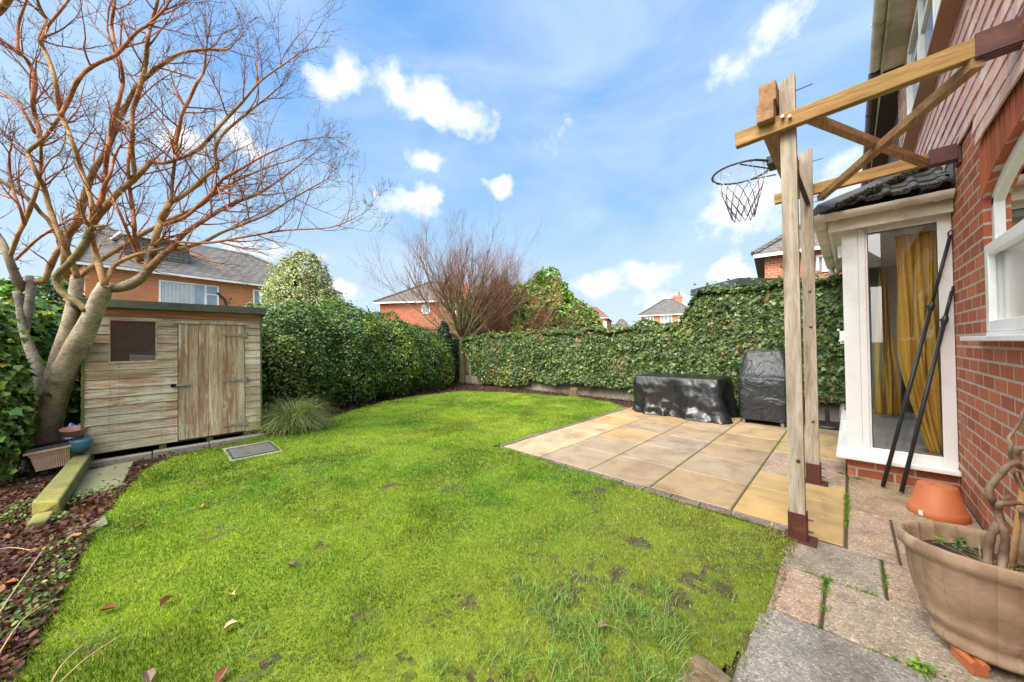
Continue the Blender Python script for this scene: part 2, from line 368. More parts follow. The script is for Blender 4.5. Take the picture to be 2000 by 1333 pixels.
# added glow round the sun direction, unseen behind the viewer, to brighten the scene
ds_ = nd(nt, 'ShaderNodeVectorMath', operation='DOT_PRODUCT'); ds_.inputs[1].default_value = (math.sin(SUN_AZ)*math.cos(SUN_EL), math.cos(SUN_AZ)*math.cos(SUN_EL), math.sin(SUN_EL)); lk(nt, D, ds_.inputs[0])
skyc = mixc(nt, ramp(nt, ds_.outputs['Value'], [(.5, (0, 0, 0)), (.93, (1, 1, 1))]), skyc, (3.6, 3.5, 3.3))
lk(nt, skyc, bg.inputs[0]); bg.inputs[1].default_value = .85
sd = bpy.data.lights.new('sun', 'SUN'); sd.energy = 2.0; sd.angle = math.radians(26); sd.color = (1, .95, .87)
so = bpy.data.objects.new('sun', sd); COL.objects.link(so)
# lamp shines from the same azimuth as the sky's sun
sv = Vector((math.sin(SUN_AZ)*math.cos(SUN_EL), math.cos(SUN_AZ)*math.cos(SUN_EL), math.sin(SUN_EL)))
so.rotation_euler = (-sv).to_track_quat('-Z', 'Y').to_euler()
sc.view_settings.view_transform = 'Standard'; sc.view_settings.look = 'None'; sc.view_settings.exposure = 1.0
sc.render.engine = 'CYCLES'; sc.cycles.max_bounces = 8; sc.cycles.transparent_max_bounces = 16
# ------------------------------------------------------------------ ground sheets   (garden frame: X=-b, Y=a)
def inside(P, poly):
    x, y = P[:, 0], P[:, 1]; r = np.zeros(len(P), bool); n = len(poly)
    for i in range(n):
        x1, y1 = poly[i]; x2, y2 = poly[(i+1) % n]
        if y1 == y2: continue
        r ^= ((y1 > y) != (y2 > y)) & (x < (x2-x1)*(y-y1)/(y2-y1)+x1)
    return r
def edged(poly, P):
    d = np.full(len(P), 9.)
    for i in range(len(poly)):
        a = np.array(poly[i]); b = np.array(poly[(i+1) % len(poly)]); ab = b-a
        t = np.clip(((P-a)@ab)/(ab@ab), 0, 1); d = np.minimum(d, np.linalg.norm(P-(a+t[:, None]*ab), axis=1))
    return d
mg, ntg, pg = new_mat('garden_ground'); v = coords(ntg)
lk(ntg, ramp(ntg, noise(ntg, v, .6, 6, .6), [(.35, (.07, .075, .03)), (.6, (.06, .09, .025))]), pg.inputs['Base Color']); pg.inputs['Roughness'].default_value = 1
g = MB().add([(-400, -300, -.06), (300, -300, -.06), (300, 400, -.06), (-400, 400, -.06)], [[0, 1, 2, 3]]).build('ground', mg); tag(g, kind='structure')
LAWN = [(-.28, 2.72), (-.30, 1.92), (-.33, 1.5), (-.42, 1.36), (-.5, .9), (-.6, .2), (-1.6, -.3), (-2.1, -.4), (-2.28, -.36), (-2.97, -.33), (-3.8, -.30), (-4.4, -.22), (-5.1, -.12), (-5.45, .1), (-5.6, .6),
        (-5.75, 1.1), (-6.2, 1.8), (-6.75, 2.6), (-7.3, 3.5), (-7.6, 4.3), (-7.5, 5.2), (-7.1, 5.8), (-6.2, 6.15), (-5.2, 6.45), (-4.5, 6.6), (-3.6, 6.5), (-3.07, 6.12), (-3.07, 2.78)]
# lawn base coloured by the same mud and moss maps the blades use
def lawn_maps(P):
    wv = np.c_[fbm(P*7, 2, 70), fbm(P*7, 2, 71)]*.35; mud = fbm((P+wv)*5., 4, 3); mud2 = fbm((P+wv*.5)*21., 4, 8); tone = fbm(P*1.1, 4, 21); fine = fbm(P*30, 2, 5)
    near_path = np.clip(1-np.abs(P[:, 0]+.5)/1.35, 0, 1)*np.clip((P[:, 1]+.2)/1., 0, 1)
    m = np.clip((mud*.5+mud2*.5+near_path*.05-.585)/.10, 0, 1)
    return m, tone, fine, near_path
st = .022; xs = np.arange(-7.75, -.2, st); ys = np.arange(-.55, 6.75, st)
gx, gy = np.meshgrid(xs, ys); P = np.c_[gx.ravel(), gy.ravel()]
ins = inside(P+.5*st, LAWN); nx = len(xs); idx = np.nonzero(ins)[0]; idx = idx[(idx % nx < nx-1) & (idx//nx < len(ys)-1)]
q = np.stack([idx, idx+1, idx+nx+1, idx+nx], 1); used, inv = np.unique(q, return_inverse=True)
lz = (fbm(P*1.4, 3, 2)-.5)*.03+(fbm(P*14, 2, 9)-.5)*.012+.004
V = np.c_[P, lz][used]; pc = P[idx]+.5*st; mud, tone, fine, npth = lawn_maps(pc)
cg = np.array([.11, .19, .02])*(1-tone[:, None])*1.1+np.array([.24, .29, .03])*tone[:, None]*1.1
cg = cg*(.75+.5*fine[:, None]); cg = cg*(1-mud[:, None])+np.array([.10, .085, .05])*(.5+.9*fine[:, None])*mud[:, None]
mlb = plain('lawn_soil_and_moss', (1, 1, 1), (.8, .8, .8), 40, .95, .9, 120, .01, .1)
ob = raw_mesh('lawn', V, inv.ravel(), np.arange(len(idx))*4, np.full(len(idx), 4), cg, mlb, smooth=True); tag(ob, kind='structure')
def lawn_z(P): return (fbm(P*1.4, 3, 2)-.5)*.03+(fbm(P*14, 2, 9)-.5)*.012+.004
def blades(name, P, z, Hh, Wd, colr, lean=.45, par=None, seg3=True):
    n = len(P); an = rng.uniform(0, 2*math.pi, n); sx = np.c_[np.cos(an), np.sin(an), np.zeros(n)]
    la = rng.uniform(0, 2*math.pi, n); ld = np.c_[np.cos(la), np.sin(la), np.zeros(n)]*np.abs(rng.normal(0, lean, n))[:, None]
    B = np.c_[P, z]; h = Hh[:, None]; w = Wd[:, None]*.5; upv = np.array([0, 0, 1.])
    M = B+(upv*.55+ld*.35)*h; T = B+(upv*.9+ld*1.1)*h*np.array([1, 1, 1])
    V = np.stack([B-sx*w, B+sx*w, M+sx*w*.8, M-sx*w*.8, T], 1).reshape(-1, 3)
    L = (np.arange(n)[:, None]*5+np.array([0, 1, 2, 3, 3, 2, 4])[None]).ravel(); tots = np.tile([4, 3], n); starts = np.concatenate([[0], np.cumsum(tots)[:-1]])
    return raw_mesh(name, V, L, starts, tots, np.repeat(colr, 2, axis=0), MT['grass'], par)
N = 1150000; P = np.c_[rng.uniform(-7.75, -.2, N), rng.uniform(-.55, 6.8, N)]
dist = np.hypot(P[:, 0], P[:, 1]); fw = -P[:, 0]*math.sin(TH)+P[:, 1]*math.cos(TH)
keep = (rng.random(N) < np.clip(2.2/dist, .12, 1)**1.15) & (fw > .5) & (np.abs(P[:, 0]*math.cos(TH)+P[:, 1]*math.sin(TH))/np.maximum(fw, .1) < 1.75)
P = P[keep]; P = P[inside(P, LAWN) | (edged(LAWN, P) < .035)]; P = P[~((P[:, 0] > -5.41) & (P[:, 0] < -4.7) & (P[:, 1] > .52) & (P[:, 1] < 1.01) & (rng.random(len(P)) < .985))]
mud, tone, fine, npth = lawn_maps(P); k = rng.random(len(P)) > mud*.8; P = P[k]; mud, tone, fine, npth = lawn_maps(P)
n = len(P); dist = np.hypot(P[:, 0], P[:, 1]); tall = fbm(P*3.3, 3, 77)
hh = (.009+.038*np.clip(tall-.35, 0, 1))*(1+rng.normal(0, .35, n)).clip(.3, 2.4)*(1-.35*npth); ww = (.0017+.00085*dist)*rng.uniform(.7, 1.3, n)
tone2 = fbm(P*4.5, 3, 91); t = np.clip(tone*1.5+tone2*1.2-.9+rng.normal(0, .14, n), 0, 1)[:, None]
olive = np.clip(npth*1.2, 0, 1)[:, None]; cg = np.array([.085, .225, .025])*(1-t)+np.array([.36, .455, .055])*t; cg = cg*(1-.65*olive)+np.array([.27, .25, .065])*.65*olive; drk = (fbm(P*2.2, 3, 123)-.45)[:, None]; cg = cg*(1-np.clip(drk*3.2, 0, .38))
dry = rng.random(n) < (.05+.24*npth); cg[dry] = np.array([.40, .33, .14]); cg *= (1+rng.normal(0, .22, (n, 1))).clip(.4, 1.7)
cg *= np.where(rng.random(n) < .1, 1.4, 1)[:, None]
gr = blades('lawn_grass', P, lawn_z(P), hh, ww, np.clip(cg, .005, 1)); tag(gr, 'short mossy green grass covering the lawn', 'grass', kind='stuff')
# coarse tufts
tp = []
def tuft(cx, cy, r, n):
    a = rng.uniform(0, 2*math.pi, n); rr = r*np.sqrt(rng.random(n)); tp.append(np.c_[cx+rr*np.cos(a), cy+rr*np.sin(a)])
for k in range(46):
    p = G(rng.uniform(1000, 1330), rng.uniform(1140, 1345)); tuft(p.x, p.y, .06, 60)
for px, py in ((1060, 1200), (1110, 1180), (1140, 1290), (1180, 1310), (1230, 1240), (1250, 1200), (1090, 1300), (1290, 1260), (1200, 1180), (1010, 1260), (1330, 1230), (1170, 1230), (640, 1105), (200, 1250), (590, 1110), (950, 1290), (860, 1310), (60, 1240), (450, 1290), (500, 1240), (1000, 1320), (720, 1250)):
    p = G(px, py); tuft(p.x, p.y, .045, 55)
for k in range(40):
    i = rng.integers(0, n); tuft(P[i, 0], P[i, 1], .03, 22)
Q = np.concatenate(tp); Q = Q[inside(Q, LAWN)]; m = len(Q)
cg = np.array([.14, .25, .06])*rng.uniform(.5, 2.0, (m, 1)); cg[rng.random(m) < .28] = (.36, .4, .14)
tg = blades('coarse_grass', Q, lawn_z(Q), rng.uniform(.022, .058, m), rng.uniform(.002, .0036, m), cg, 1.1); tag(tg, 'longer coarse grass tufts in the near lawn', 'grass', kind='stuff')
# ------------------------------------------------------------------ slabs
def slabmat(name, pebbly):
    m, nt, p = new_mat(name); v = coords(nt); a = nd(nt, 'ShaderNodeAttribute', attribute_name='Col')
    n1 = noise(nt, v, 3.2, 6, .65, .6); n2 = noise(nt, v, 130 if not pebbly else 100, 3, .7); n3 = noise(nt, v, 1.1, 5, .6)
    col = mixc(nt, 1., a.outputs[0], ramp(nt, n1, [(.3, (.62, .58, .52)), (.5, (1, 1, 1)), (.75, (1.2, 1.14, 1.02))]), 'MULTIPLY')
    if pebbly:
        vo = nd(nt, 'ShaderNodeTexVoronoi'); vo.inputs['Scale'].default_value = 150; lk(nt, v, vo.inputs['Vector'])
        sx = nd(nt, 'ShaderNodeSeparateColor'); lk(nt, vo.outputs['Color'], sx.inputs[0])
        peb = ramp(nt, sx.outputs[0], [(0, (.45, .4, .36)), (.25, (.8, .74, .68)), (.6, (1.0, .95, .88)), (.85, (1.2, 1.1, .97)), (.97, (1.8, 1.75, 1.7))])
        col = mixc(nt, .8, col, peb, 'MULTIPLY')
        col = mixc(nt, ramp(nt, noise(nt, v, 7, 6, .75), [(.52, (0, 0, 0)), (.7, (.55, .55, .55))]), col, (.07, .065, .055))
        bump(nt, vo.outputs['Distance'], p, .55, .004)
    else:
        col = mixc(nt, .6, col, ramp(nt, n2, [(.3, (.55, .52, .5)), (.65, (1.1, 1.1, 1.1))]), 'MULTIPLY')
        col = mixc(nt, ramp(nt, n3, [(.46, (0, 0, 0)), (.7, (.6, .6, .6))]), col, (.2, .155, .1))
        bump(nt, n2, p, .3, .002)
    lk(nt, col, p.inputs['Base Color']); p.inputs['Roughness'].default_value = .68 if not pebbly else .7; p.inputs['Specular IOR Level'].default_value = .4
    return m
MT['slab'] = slabmat('riven_buff_slab', False); MT['pebble'] = slabmat('pebble_aggregate_slab', True)
sub = MB(); sub.col = (.09, .075, .045)
sub.box(-3.08, .58, 2.77, 7.1, -.06, -.008); sub.box(-.35, .58, -2.5, 2.77, -.06, -.01)
mj = plain('joint_soil', (1, 1, 1), (.6, .7, .4), 20, 1, .8, 80, .01); o = sub.build('paving_bed', mj); tag(o, kind='structure')
buff = [(.44, .31, .17), (.41, .30, .19), (.36, .28, .19), (.46, .31, .14), (.35, .28, .21), (.42, .28, .14)]
pb = MB(); j = .006
bx = [-.045, -.635, -1.225, -1.815, -2.405, -2.99]; ay = [2.87, 3.47, 4.07, 4.67, 5.27, 5.87, 6.47, 7.05]
def slab(mb, x0, x1, y0, y1, z=0.):
    t = random.uniform(-.002, .002); b = .006
    vs = [(x0+j, y0+j, -.04), (x1-j, y0+j, -.04), (x1-j, y1-j, -.04), (x0+j, y1-j, -.04),
          (x0+j, y0+j, z-b+t), (x1-j, y0+j, z-b-t), (x1-j, y1-j, z-b), (x0+j, y1-j, z-b), (x0+j+b, y0+j+b, z+t), (x1-j-b, y0+j+b, z-t), (x1-j-b, y1-j-b, z), (x0+j+b, y1-j-b, z)]
    mb.add(vs, [[8, 9, 10, 11]]+[[a, (a+1) % 4, 4+(a+1) % 4, 4+a] for a in range(4)]+[[4+a, 4+(a+1) % 4, 8+(a+1) % 4, 8+a] for a in range(4)])
for i in range(5):
    for k in range(7):
        if i == 0: 
            if k > 0: continue
        c = random.choice(buff); f = random.uniform(.88, 1.1); pb.col = tuple(x*f for x in c)
        if i == 4 and k < 3: pb.col = (.48, .36, .22)
        if (i, k) == (0, 0): pb.col = (.5, .335, .14)
        slab(pb, bx[i+1], bx[i], ay[k] if i else 2.8, ay[k+1])
for y0, y1, c in ((3.47, 3.9, (.5, .35, .15)), (4.75, 5.3, (.48, .34, .17)), (5.3, 5.9, (.46, .33, .15)), (5.9, 6.5, (.4, .3, .17))):
    pb.col = c; slab(pb, bx[1], bx[0], y0, y1)
o = pb.build('patio_paving', MT['slab']); tag(o, kind='structure')
pp = MB()
PK = (.39, .30, .225); GY = (.32, .275, .21); BR = (.35, .27, .18)
for x0, x1, y0, y1, c in ((bx[1], bx[0], 3.9, 4.32, PK), (bx[1], bx[0], 4.32, 4.75, (.4, .31, .25)), (-.04, .17, 2.77, 3.43, PK), (.17, .58, 2.77, 3.43, (.37, .28, .22)), (-.04, .58, 3.43, 4.35, BR),
                          (-.31, .1, 2.36, 2.785, (.3, .27, .23)), (.1, .58, 2.36, 2.77, PK), (-.33, -.11, 1.94, 2.36, (.37, .28, .22)), (-.11, .58, 1.94, 2.36, (.34, .29, .23)),
                          (-.33, .3, 1.3, 1.94, (.27, .26, .24)), (.3, .58, 1.3, 1.94, GY), (-.33, .1, .6, 1.3, GY), (.1, .58, .6, 1.3, PK), (-.33, .58, -1.2, .6, GY)):
    pp.col = c; slab(pp, x0, x1, y0, y1)
o = pp.build('path_paving', MT['pebble']); tag(o, kind='structure')
# edging setts along the two lawn sides of the patio
es = MB(); x = -3.07
while x < -.3:
    w = random.uniform(.19, .22); f = random.uniform(.8, 1.1); es.col = (.2*f, .17*f, .15*f); es.box(x+.004, min(x+w, -.28)-.004, 2.775, 2.862, -.04, .002); x += w
y = 2.78
while y < 6.1:
    w = .2; f = random.uniform(.8, 1.1); es.col = (.2*f, .17*f, .15*f); es.box(-3.075, -2.997, y+.004, y+w-.004, -.04, .002); y += w
o = es.build('patio_edging', MT['pebble'], bevel=.004); tag(o, kind='structure')
# weeds and moss in joints
wp = []
def line(x0, y0, x1, y1, n, s=.008):
    t = rng.random(n); t = t[(vnoise(np.c_[t*9, np.full(n, x0*3+y0)], 5) > .5)]
    wp.append(np.c_[x0+(x1-x0)*t, y0+(y1-y0)*t]+rng.normal(0, s, (len(t), 2)))
for a in ((-.04, 2.77, -.04, 4.2, 1500), (-.31, 2.36, .1, 2.36, 350), (-.11, 1.95, -.11, 2.36, 500), (-.33, 1.94, .58, 1.94, 600), (-.63, 2.9, -.63, 5.6, 900), (-1.22, 2.9, -1.22, 5.8, 500), (.1, 2.36, .1, 2.76, 250), (-1.8, 2.9, -1.8, 5.8, 300), (-3.1, 2.8, -3.1, 6.1, 1500), (-.1, 4.32, -.04, 4.3, 500), (-3.05, 2.765, -.3, 2.765, 2500)): line(*a)
wp.append(rng.normal(0, .03, (500, 2))+np.array([-.30, 2.66])); wp.append(rng.normal(0, .016, (260, 2))+np.array([.02, 4.24]))
wp.append(rng.normal(0, .014, (160, 2))+np.array(G(1800, 1305).xy)); wp.append(rng.normal(0, .014, (200, 2))+np.array([-.11, 2.35]))
Q = np.concatenate(wp); m = len(Q); cg = np.array([.12, .22, .03])*rng.uniform(.5, 1.7, (m, 1))
wz = blades('joint_weeds', Q, np.full(m, -.008), rng.uniform(.008, .022, m), rng.uniform(.0025, .005, m), cg, 1.); tag(wz, 'small green weeds growing in the slab joints', 'weeds', kind='stuff')
# soil beds with leaf litter
bed = MB(); bed.col = (1, 1, 1)
ms = plain('bed_soil', (.055, .035, .025), (.03, .02, .015), 14, .95, 1., 60, .03)
gs = MB(); nxx = 90
for i in range(nxx+1):
    for k in range(nxx+1):
        x = -11.5+i*(11.6/nxx); y = -1.2+k*(8.6/nxx); z = -.03+.03*mnoise.noise(Vector((x*2, y*2, 0))); gs.v.append((x, y, z))
for i in range(nxx):
    for k in range(nxx):
        a = i*(nxx+1)+k; gs.f.append([a, a+nxx+1, a+nxx+2, a+1]); gs.c.append((1, 1, 1)); gs.m.append(0)
o = gs.build('soil_bed', ms, smooth=True); tag(o, kind='structure')
Nl = 46000; P = np.c_[rng.uniform(-9.8, -.3, Nl), rng.uniform(-1.1, 7.05, Nl)]
dl = edged(LAWN, P); P = P[(~inside(P, LAWN)) & ((P[:, 0] < -3.1) | (P[:, 1] > 6.2) | (P[:, 1] < 0.2)) & (dl < 2.6)]
n = len(P)
# more of them close to the camera
R = np.c_[rng.uniform(-5.2, -1.6, 60000), rng.uniform(-1.1, .1, 60000)]; R = R[~inside(R, LAWN)]; P = np.r_[P, R]
SLQ = [tuple(G(a, b, .02).xy) for a, b in ((158, 922), (262, 899), (236, 952), (138, 977))]; P = P[~inside(P, SLQ) | (rng.random(len(P)) < .03)]; P = P[(P[:, 0] < -5.75) | (P[:, 1] < -.66) | (P[:, 1] > -.48) | (P[:, 0] > -4.1)]; n = len(P)
litter = [(5, (.10, .035, .025)), (4, (.07, .03, .022)), (2, (.16, .07, .04)), (.6, (.28, .15, .07)), (.3, (.1, .14, .03))]
ll = leaves('leaf_litter', np.c_[P, .0+rng.uniform(-.015, .025, n)], np.tile([0, 0, 1.], (n, 1)), .031, litter, MT['leaf_dull'], tmpl=LEAF_OVAL, tilt=.45, hang=0)
tag(ll, 'dark red brown leaf litter covering the soil beds', 'fallen leaves', kind='stuff')
# little green seedlings in the near bed
R = np.c_[rng.uniform(-4.6, -1.7, 5000), rng.uniform(-1., -.2, 5000)]; R = R[(~inside(R, LAWN)) & (fbm(R*3, 3, 31) > .52)]; n = len(R)
sl = leaves('ground_cover', np.c_[R, rng.uniform(.01, .06, n)], np.tile([0, 0, 1.], (n, 1)), .022, [(3, (.1, .2, .03)), (2, (.06, .13, .03)), (1, (.2, .26, .05))], MT['leaf'], tmpl=LEAF_OVAL, tilt=.5, hang=0)
tag(sl, 'low green weeds over the near flower bed', 'ground cover', kind='stuff')
# ------------------------------------------------------------------ the brick house on the right
WX = .58
house = thing('brick_house', 'red brick house with pink hung tiles, white windows and a glazed bay on the right', 'house', (WX, 4., 0))
wb = MB()
def wq(y0, y1, z0, z1, x=WX): wb.add([(x, y0, z0), (x, y1, z0), (x, y1, z1), (x, y0, z1)], [[0, 1, 2, 3]])
wy0, wy1, wz0 = 1.55, 3.45, 1.21
def arch(y):
    u = (y-(wy0+wy1)/2)/((wy1-wy0)/2); return 2.03+.33*math.sqrt(max(0, 1-.82*u*u))-.33*math.sqrt(.18)
TOPZ = 4.8
wq(-4, wy0, 0, TOPZ); wq(wy0, wy1, 0, wz0); wq(wy1, 4.42, 0, TOPZ); wq(4.42, 6.9, 2.25, TOPZ); wq(4.42, 6.9, 0, .2); wq(6.9, 7.7, 0, TOPZ)
nseg = 28
for i in range(nseg):
    a = wy0+(wy1-wy0)*i/nseg; b = wy0+(wy1-wy0)*(i+1)/nseg
    wb.add([(WX, a, arch(a)), (WX, b, arch(b)), (WX, b, TOPZ), (WX, a, TOPZ)], [[0, 1, 2, 3]])
    wb.add([(WX, a, arch(a)), (WX+.1, a, arch(a)), (WX+.1, b, arch(b)), (WX, b, arch(b))], [[0, 1, 2, 3]])
wb.add([(WX, wy1, wz0), (WX+.1, wy1, wz0), (WX+.1, wy1, arch(wy1)), (WX, wy1, arch(wy1))], [[0, 1, 2, 3]])
wb.add([(WX, wy0, wz0), (WX+.1, wy0, wz0), (WX+.1, wy0, arch(wy0)), (WX, wy0, arch(wy0))], [[0, 1, 2, 3]])
wb.box(WX+.3, 6, -4, -3.9, 0, TOPZ)
wb.build('brick_wall', MT['brick'], house)
# soldier course over the arch, following its curve
vs = MB(); 
for i in range(24):
    a = wy0-.03+(wy1-wy0+.06)*i/24; b = wy0-.03+(wy1-wy0+.06)*(i+1)/24-.012; f = random.uniform(.8, 1.15); vs.col = (f, f, f)
    za, zb = arch(min(max(a, wy0), wy1)), arch(min(max(b, wy0), wy1))
    if za > 2.3: continue
    vs.add([(WX-.004, a, za+.002), (WX-.004, b, zb+.002), (WX-.004, b, 2.37), (WX-.004, a, 2.37), (WX+.01, a, za+.002), (WX+.01, b, zb+.002), (WX+.01, b, 2.37), (WX+.01, a, 2.37)], [[0, 1, 2, 3], [0, 4, 5, 1], [1, 5, 6, 2], [0, 3, 7, 4]])
vs.build('arch_bricks', plain('orange_arch_brick', (.5, .13, .055), (.42, .1, .045), 8, .8, .4, 50, .003), house)
d = MB(); d.box(WX-.003, WX+.01, -4, 4.36, .228, .256); d.build('mortar_band', plain('pale_mortar', (.5, .44, .28), (.38, .33, .2), 14, .9, .5), house)
d = MB()
for k in range(9): d.box(WX-.004, WX+.01, 4.03, 4.2, .475+k*.017, .485+k*.017)
d.build('air_vent', plain('clay_vent', (.42, .2, .12), (.35, .16, .1), 8, .8), house)
# rooms behind the glass
rm = MB(); rm.box(WX+.32, 3.5, -3, 4.3, 0, 4.7); rm.build('dark_room', MT['dark'], house)
# --- lower arched window
win = MB(); X0, X1 = WX+.03, WX+.09
def upright(mb, y0, y1, z0, z1, x0=X0, x1=X1): mb.box(x0, x1, y0, y1, z0, z1)
wp_ = thing('window', None, None, (WX, 3.0, 1.2)); wp_.parent = house; wp_.location = (0, -1., 1.2)
upright(win, wy1-.055, wy1-.001, wz0+.03, 2.03); upright(win, wy0, wy0+.055, wz0+.03, 2.03); upright(win, wy0+.055, wy1-.055, wz0+.03, wz0+.085)
upright(win, wy0+.055, wy1-.055, 1.70, 1.76); upright(win, 2.46, 2.52, wz0+.085, 1.7); upright(win, 2.46, 2.52, 1.76, 2.2)
for i in range(nseg):
    a = wy0+(wy1-wy0)*i/nseg; b = wy0+(wy1-wy0)*(i+1)/nseg
    za, zb = arch(a)-.002, arch(b)-.002; w_ = .065
    win.add([(X0, a, za), (X0, b, zb), (X0, b, zb-w_), (X0, a, za-w_), (X1, a, za), (X1, b, zb), (X1, b, zb-w_), (X1, a, za-w_)], [[0, 1, 2, 3], [3, 2, 6, 7], [4, 7, 6, 5]])
win.build('window_frame', MT['upvc'], wp_, bevel=.004)
cs = MB()   # proud opening casement
cx0, cx1 = WX-.002, WX+.03
for y0, y1, z0, z1 in ((wy1-.075, wy1-.01, wz0+.03, 1.75), (2.49, 2.55, wz0+.03, 1.75), (2.55, wy1-.075, wz0+.03, wz0+.095), (2.55, wy1-.075, 1.685, 1.75)): cs.box(cx0, cx1, y0, y1, z0, z1)
cs.build('casement', MT['upvc'], wp_, bevel=.006)
gl = MB(); gl.add([(WX+.045, wy0+.05, wz0+.08), (WX+.045, wy1-.05, wz0+.08), (WX+.045, wy1-.05, 1.71), (WX+.045, wy0+.05, 1.71)], [[0, 1, 2, 3]])
gl.build('obscure_glass', glass('rippled_glass', (.75, .78, .76), .12, .6), wp_)
gl = MB(); gl.add([(WX+.05, wy0+.05, 1.75)]+[(WX+.05, wy0+.05+(wy1-wy0-.1)*i/20, arch(wy0+.05+(wy1-wy0-.1)*i/20)-.04) for i in range(21)]+[(WX+.05, wy1-.05, 1.75)], [list(range(23))])
gl.build('clear_glass', MT['glass'], wp_)
bk = MB(); bk.box(WX+.13, WX+.15, wy0, wy1, wz0, 1.72); bk.build('frosted_blind', plain('pale_blind', (.42, .44, .42), (.3, .33, .32), 20, .6, .2), wp_)
sl_ = MB(); sl_.box(WX-.09, WX+.03, wy0-.1, wy1+.07, wz0-.022, wz0+.006); sl_.box(WX-.012, WX+.05, wy0+.01, wy1-.06, wz0+.008, wz0+.028); sl_.build('sill', MT['upvc'], wp_, bevel=.004)
# --- hung tiles on the upper storey
th = MB(); z = 2.36; row = 0
uw0, uw1, uz0, uz1 = 2.6, 6.2, 3.5, 4.62
while z < TOPZ-.02:
    y = 1.3+(row % 2)*.0825
    while y < 7.62:
        y1 = min(y+.162, 7.62); zz0 = z; zz1 = z+.17
        skip = (y1 > uw0 and y < uw1 and z+.09 > uz0 and z < uz1) or (y1 > 3.57 and z < 2.5)
        if not skip:
            f = random.uniform(.86, 1.1); th.col = (f, f*random.uniform(.97, 1.03), f*random.uniform(.97, 1.03)); t = random.uniform(-.002, .002)
            xo = WX-.019-t
            if z < 2.46: xo -= .008
            th.add([(xo, y+.002, zz0), (xo, y1-.002, zz0+random.uniform(-.002, .002)), (WX-.006, y1-.002, zz1), (WX-.006, y+.002, zz1), (xo+.009, y+.002, zz0), (xo+.009, y1-.002, zz0), (WX+.007, y1-.002, zz1), (WX+.007, y+.002, zz1)],
                   [[0, 1, 2, 3], [0, 4, 5, 1], [1, 5, 6, 2], [0, 3, 7, 4]])
        y += .165
    z += .1; row += 1
th.build('hung_tiles', MT['pinktile'], house)
uwn = thing('window', None, None, (0, 0, 0)); uwn.parent = house; uwn.location = (0, .4, 3.5)
uf = MB()
for y0, y1, z0, z1 in ((uw0, uw1, uz0, uz0+.06), (uw0, uw1, uz1-.06, uz1), (uw0, uw1, 4.2, 4.25)): uf.box(WX-.035, WX+.03, y0, y1, z0, z1)
yy = uw0
while yy < uw1+.01:
    uf.box(WX-.037, WX+.03, yy-.03, yy+.03, uz0+.06, uz1-.06); uf.box(WX-.045, WX+.03, yy+.032, yy+.075, uz0+.062, 4.198); uf.box(WX-.045, WX+.03, yy-.075, yy-.032, uz0+.062, 4.198); yy += .9
uf.build('window_frame', MT['upvc'], uwn, bevel=.003)
gl = MB(); gl.add([(WX-.01, uw0, uz0), (WX-.01, uw1, uz0), (WX-.01, uw1, uz1), (WX-.01, uw0, uz1)], [[0, 1, 2, 3]]); gl.build('patterned_glass', glass('frosted_glass', (.6, .62, .62), .18, .8), uwn)
bl = MB(); bl.box(WX+.1, WX+.11, uw0, uw1, uz0, uz1); bl.build('blind', plain('grey_blind', (.25, .26, .27), (.18, .19, .2), 30, .7, .2), uwn)
us = MB(); us.add([(WX-.11, uw0-.1, uz0-.055), (WX-.11, uw1+.04, uz0-.055), (WX-.03, uw1+.04, uz0), (WX-.03, uw0-.1, uz0), (WX-.11, uw0-.1, uz0-.075), (WX-.11, uw1+.04, uz0-.075), (WX-.02, uw1+.04, uz0-.12), (WX-.02, uw0-.1, uz0-.12)],
    [[0, 1, 2, 3], [0, 4, 5, 1], [4, 7, 6, 5], [1, 5, 6, 2], [0, 3, 7, 4]]); us.build('sill', plain('brown_sill', (.36, .17, .11), (.28, .13, .09), 6, .6), uwn)
# eaves
ev = MB(); ev.box(WX-.2, WX-.003, 1., 6.8, TOPZ, TOPZ+.02); ev.build('soffit', MT['upvc_dirty'], house)
ev = MB(); ev.box(WX-.222, WX-.2, 1., 6.8, TOPZ-.02, TOPZ+.16); ev.build('fascia', MT['upvc_dirty'], house)
def gutter(y0, y1, x, z, r, m, nm='gutter', par=house, brk=.9):
    mb = MB(); n = 12; prof = [(x+r*math.cos(math.pi+math.pi*k/n), z+r*.9*math.sin(math.pi+math.pi*k/n)) for k in range(n+1)]
    base = len(mb.v)
    for y in (y0, y1):
        for px_, pz_ in prof: mb.v.append((px_, y, pz_))
    for k in range(n): mb.f.append([k, k+1, n+2+k, n+1+k]); mb.c.append((1, 1, 1)); mb.m.append(0)
    mb.f.append(list(range(n+1))); mb.c.append((1, 1, 1)); mb.m.append(0); mb.f.append(list(range(n+1, 2*n+2))); mb.c.append((1, 1, 1)); mb.m.append(0)
    y = y0+.3
    while y < y1-.1:
        q = [(x+(r+.006)*math.cos(math.pi+math.pi*k/n), z+(r+.006)*.9*math.sin(math.pi+math.pi*k/n)) for k in range(n+1)]
        b = len(mb.v)
        for yy in (y, y+.03):
            for px_, pz_ in q: mb.v.append((px_, yy, pz_))
        for k in range(n): mb.f.append([b+k, b+k+1, b+n+2+k, b+n+1+k]); mb.c.append((1, 1, 1)); mb.m.append(0)
        y += brk
    return mb.build(nm, m, par, smooth=False, solid=.004)
gutter(1., 6.78, WX-.275, TOPZ+.08, .055, MT['upvc_dirty'])
rf = MB(); rf.add([(WX-.29, 1, TOPZ+.12), (WX-.29, 13, TOPZ+.12), (WX+4, 13, TOPZ+3), (WX+4, 1, TOPZ+3)], [[0, 1, 2, 3]]); rf.build('roof', MT['rooftile'], house)
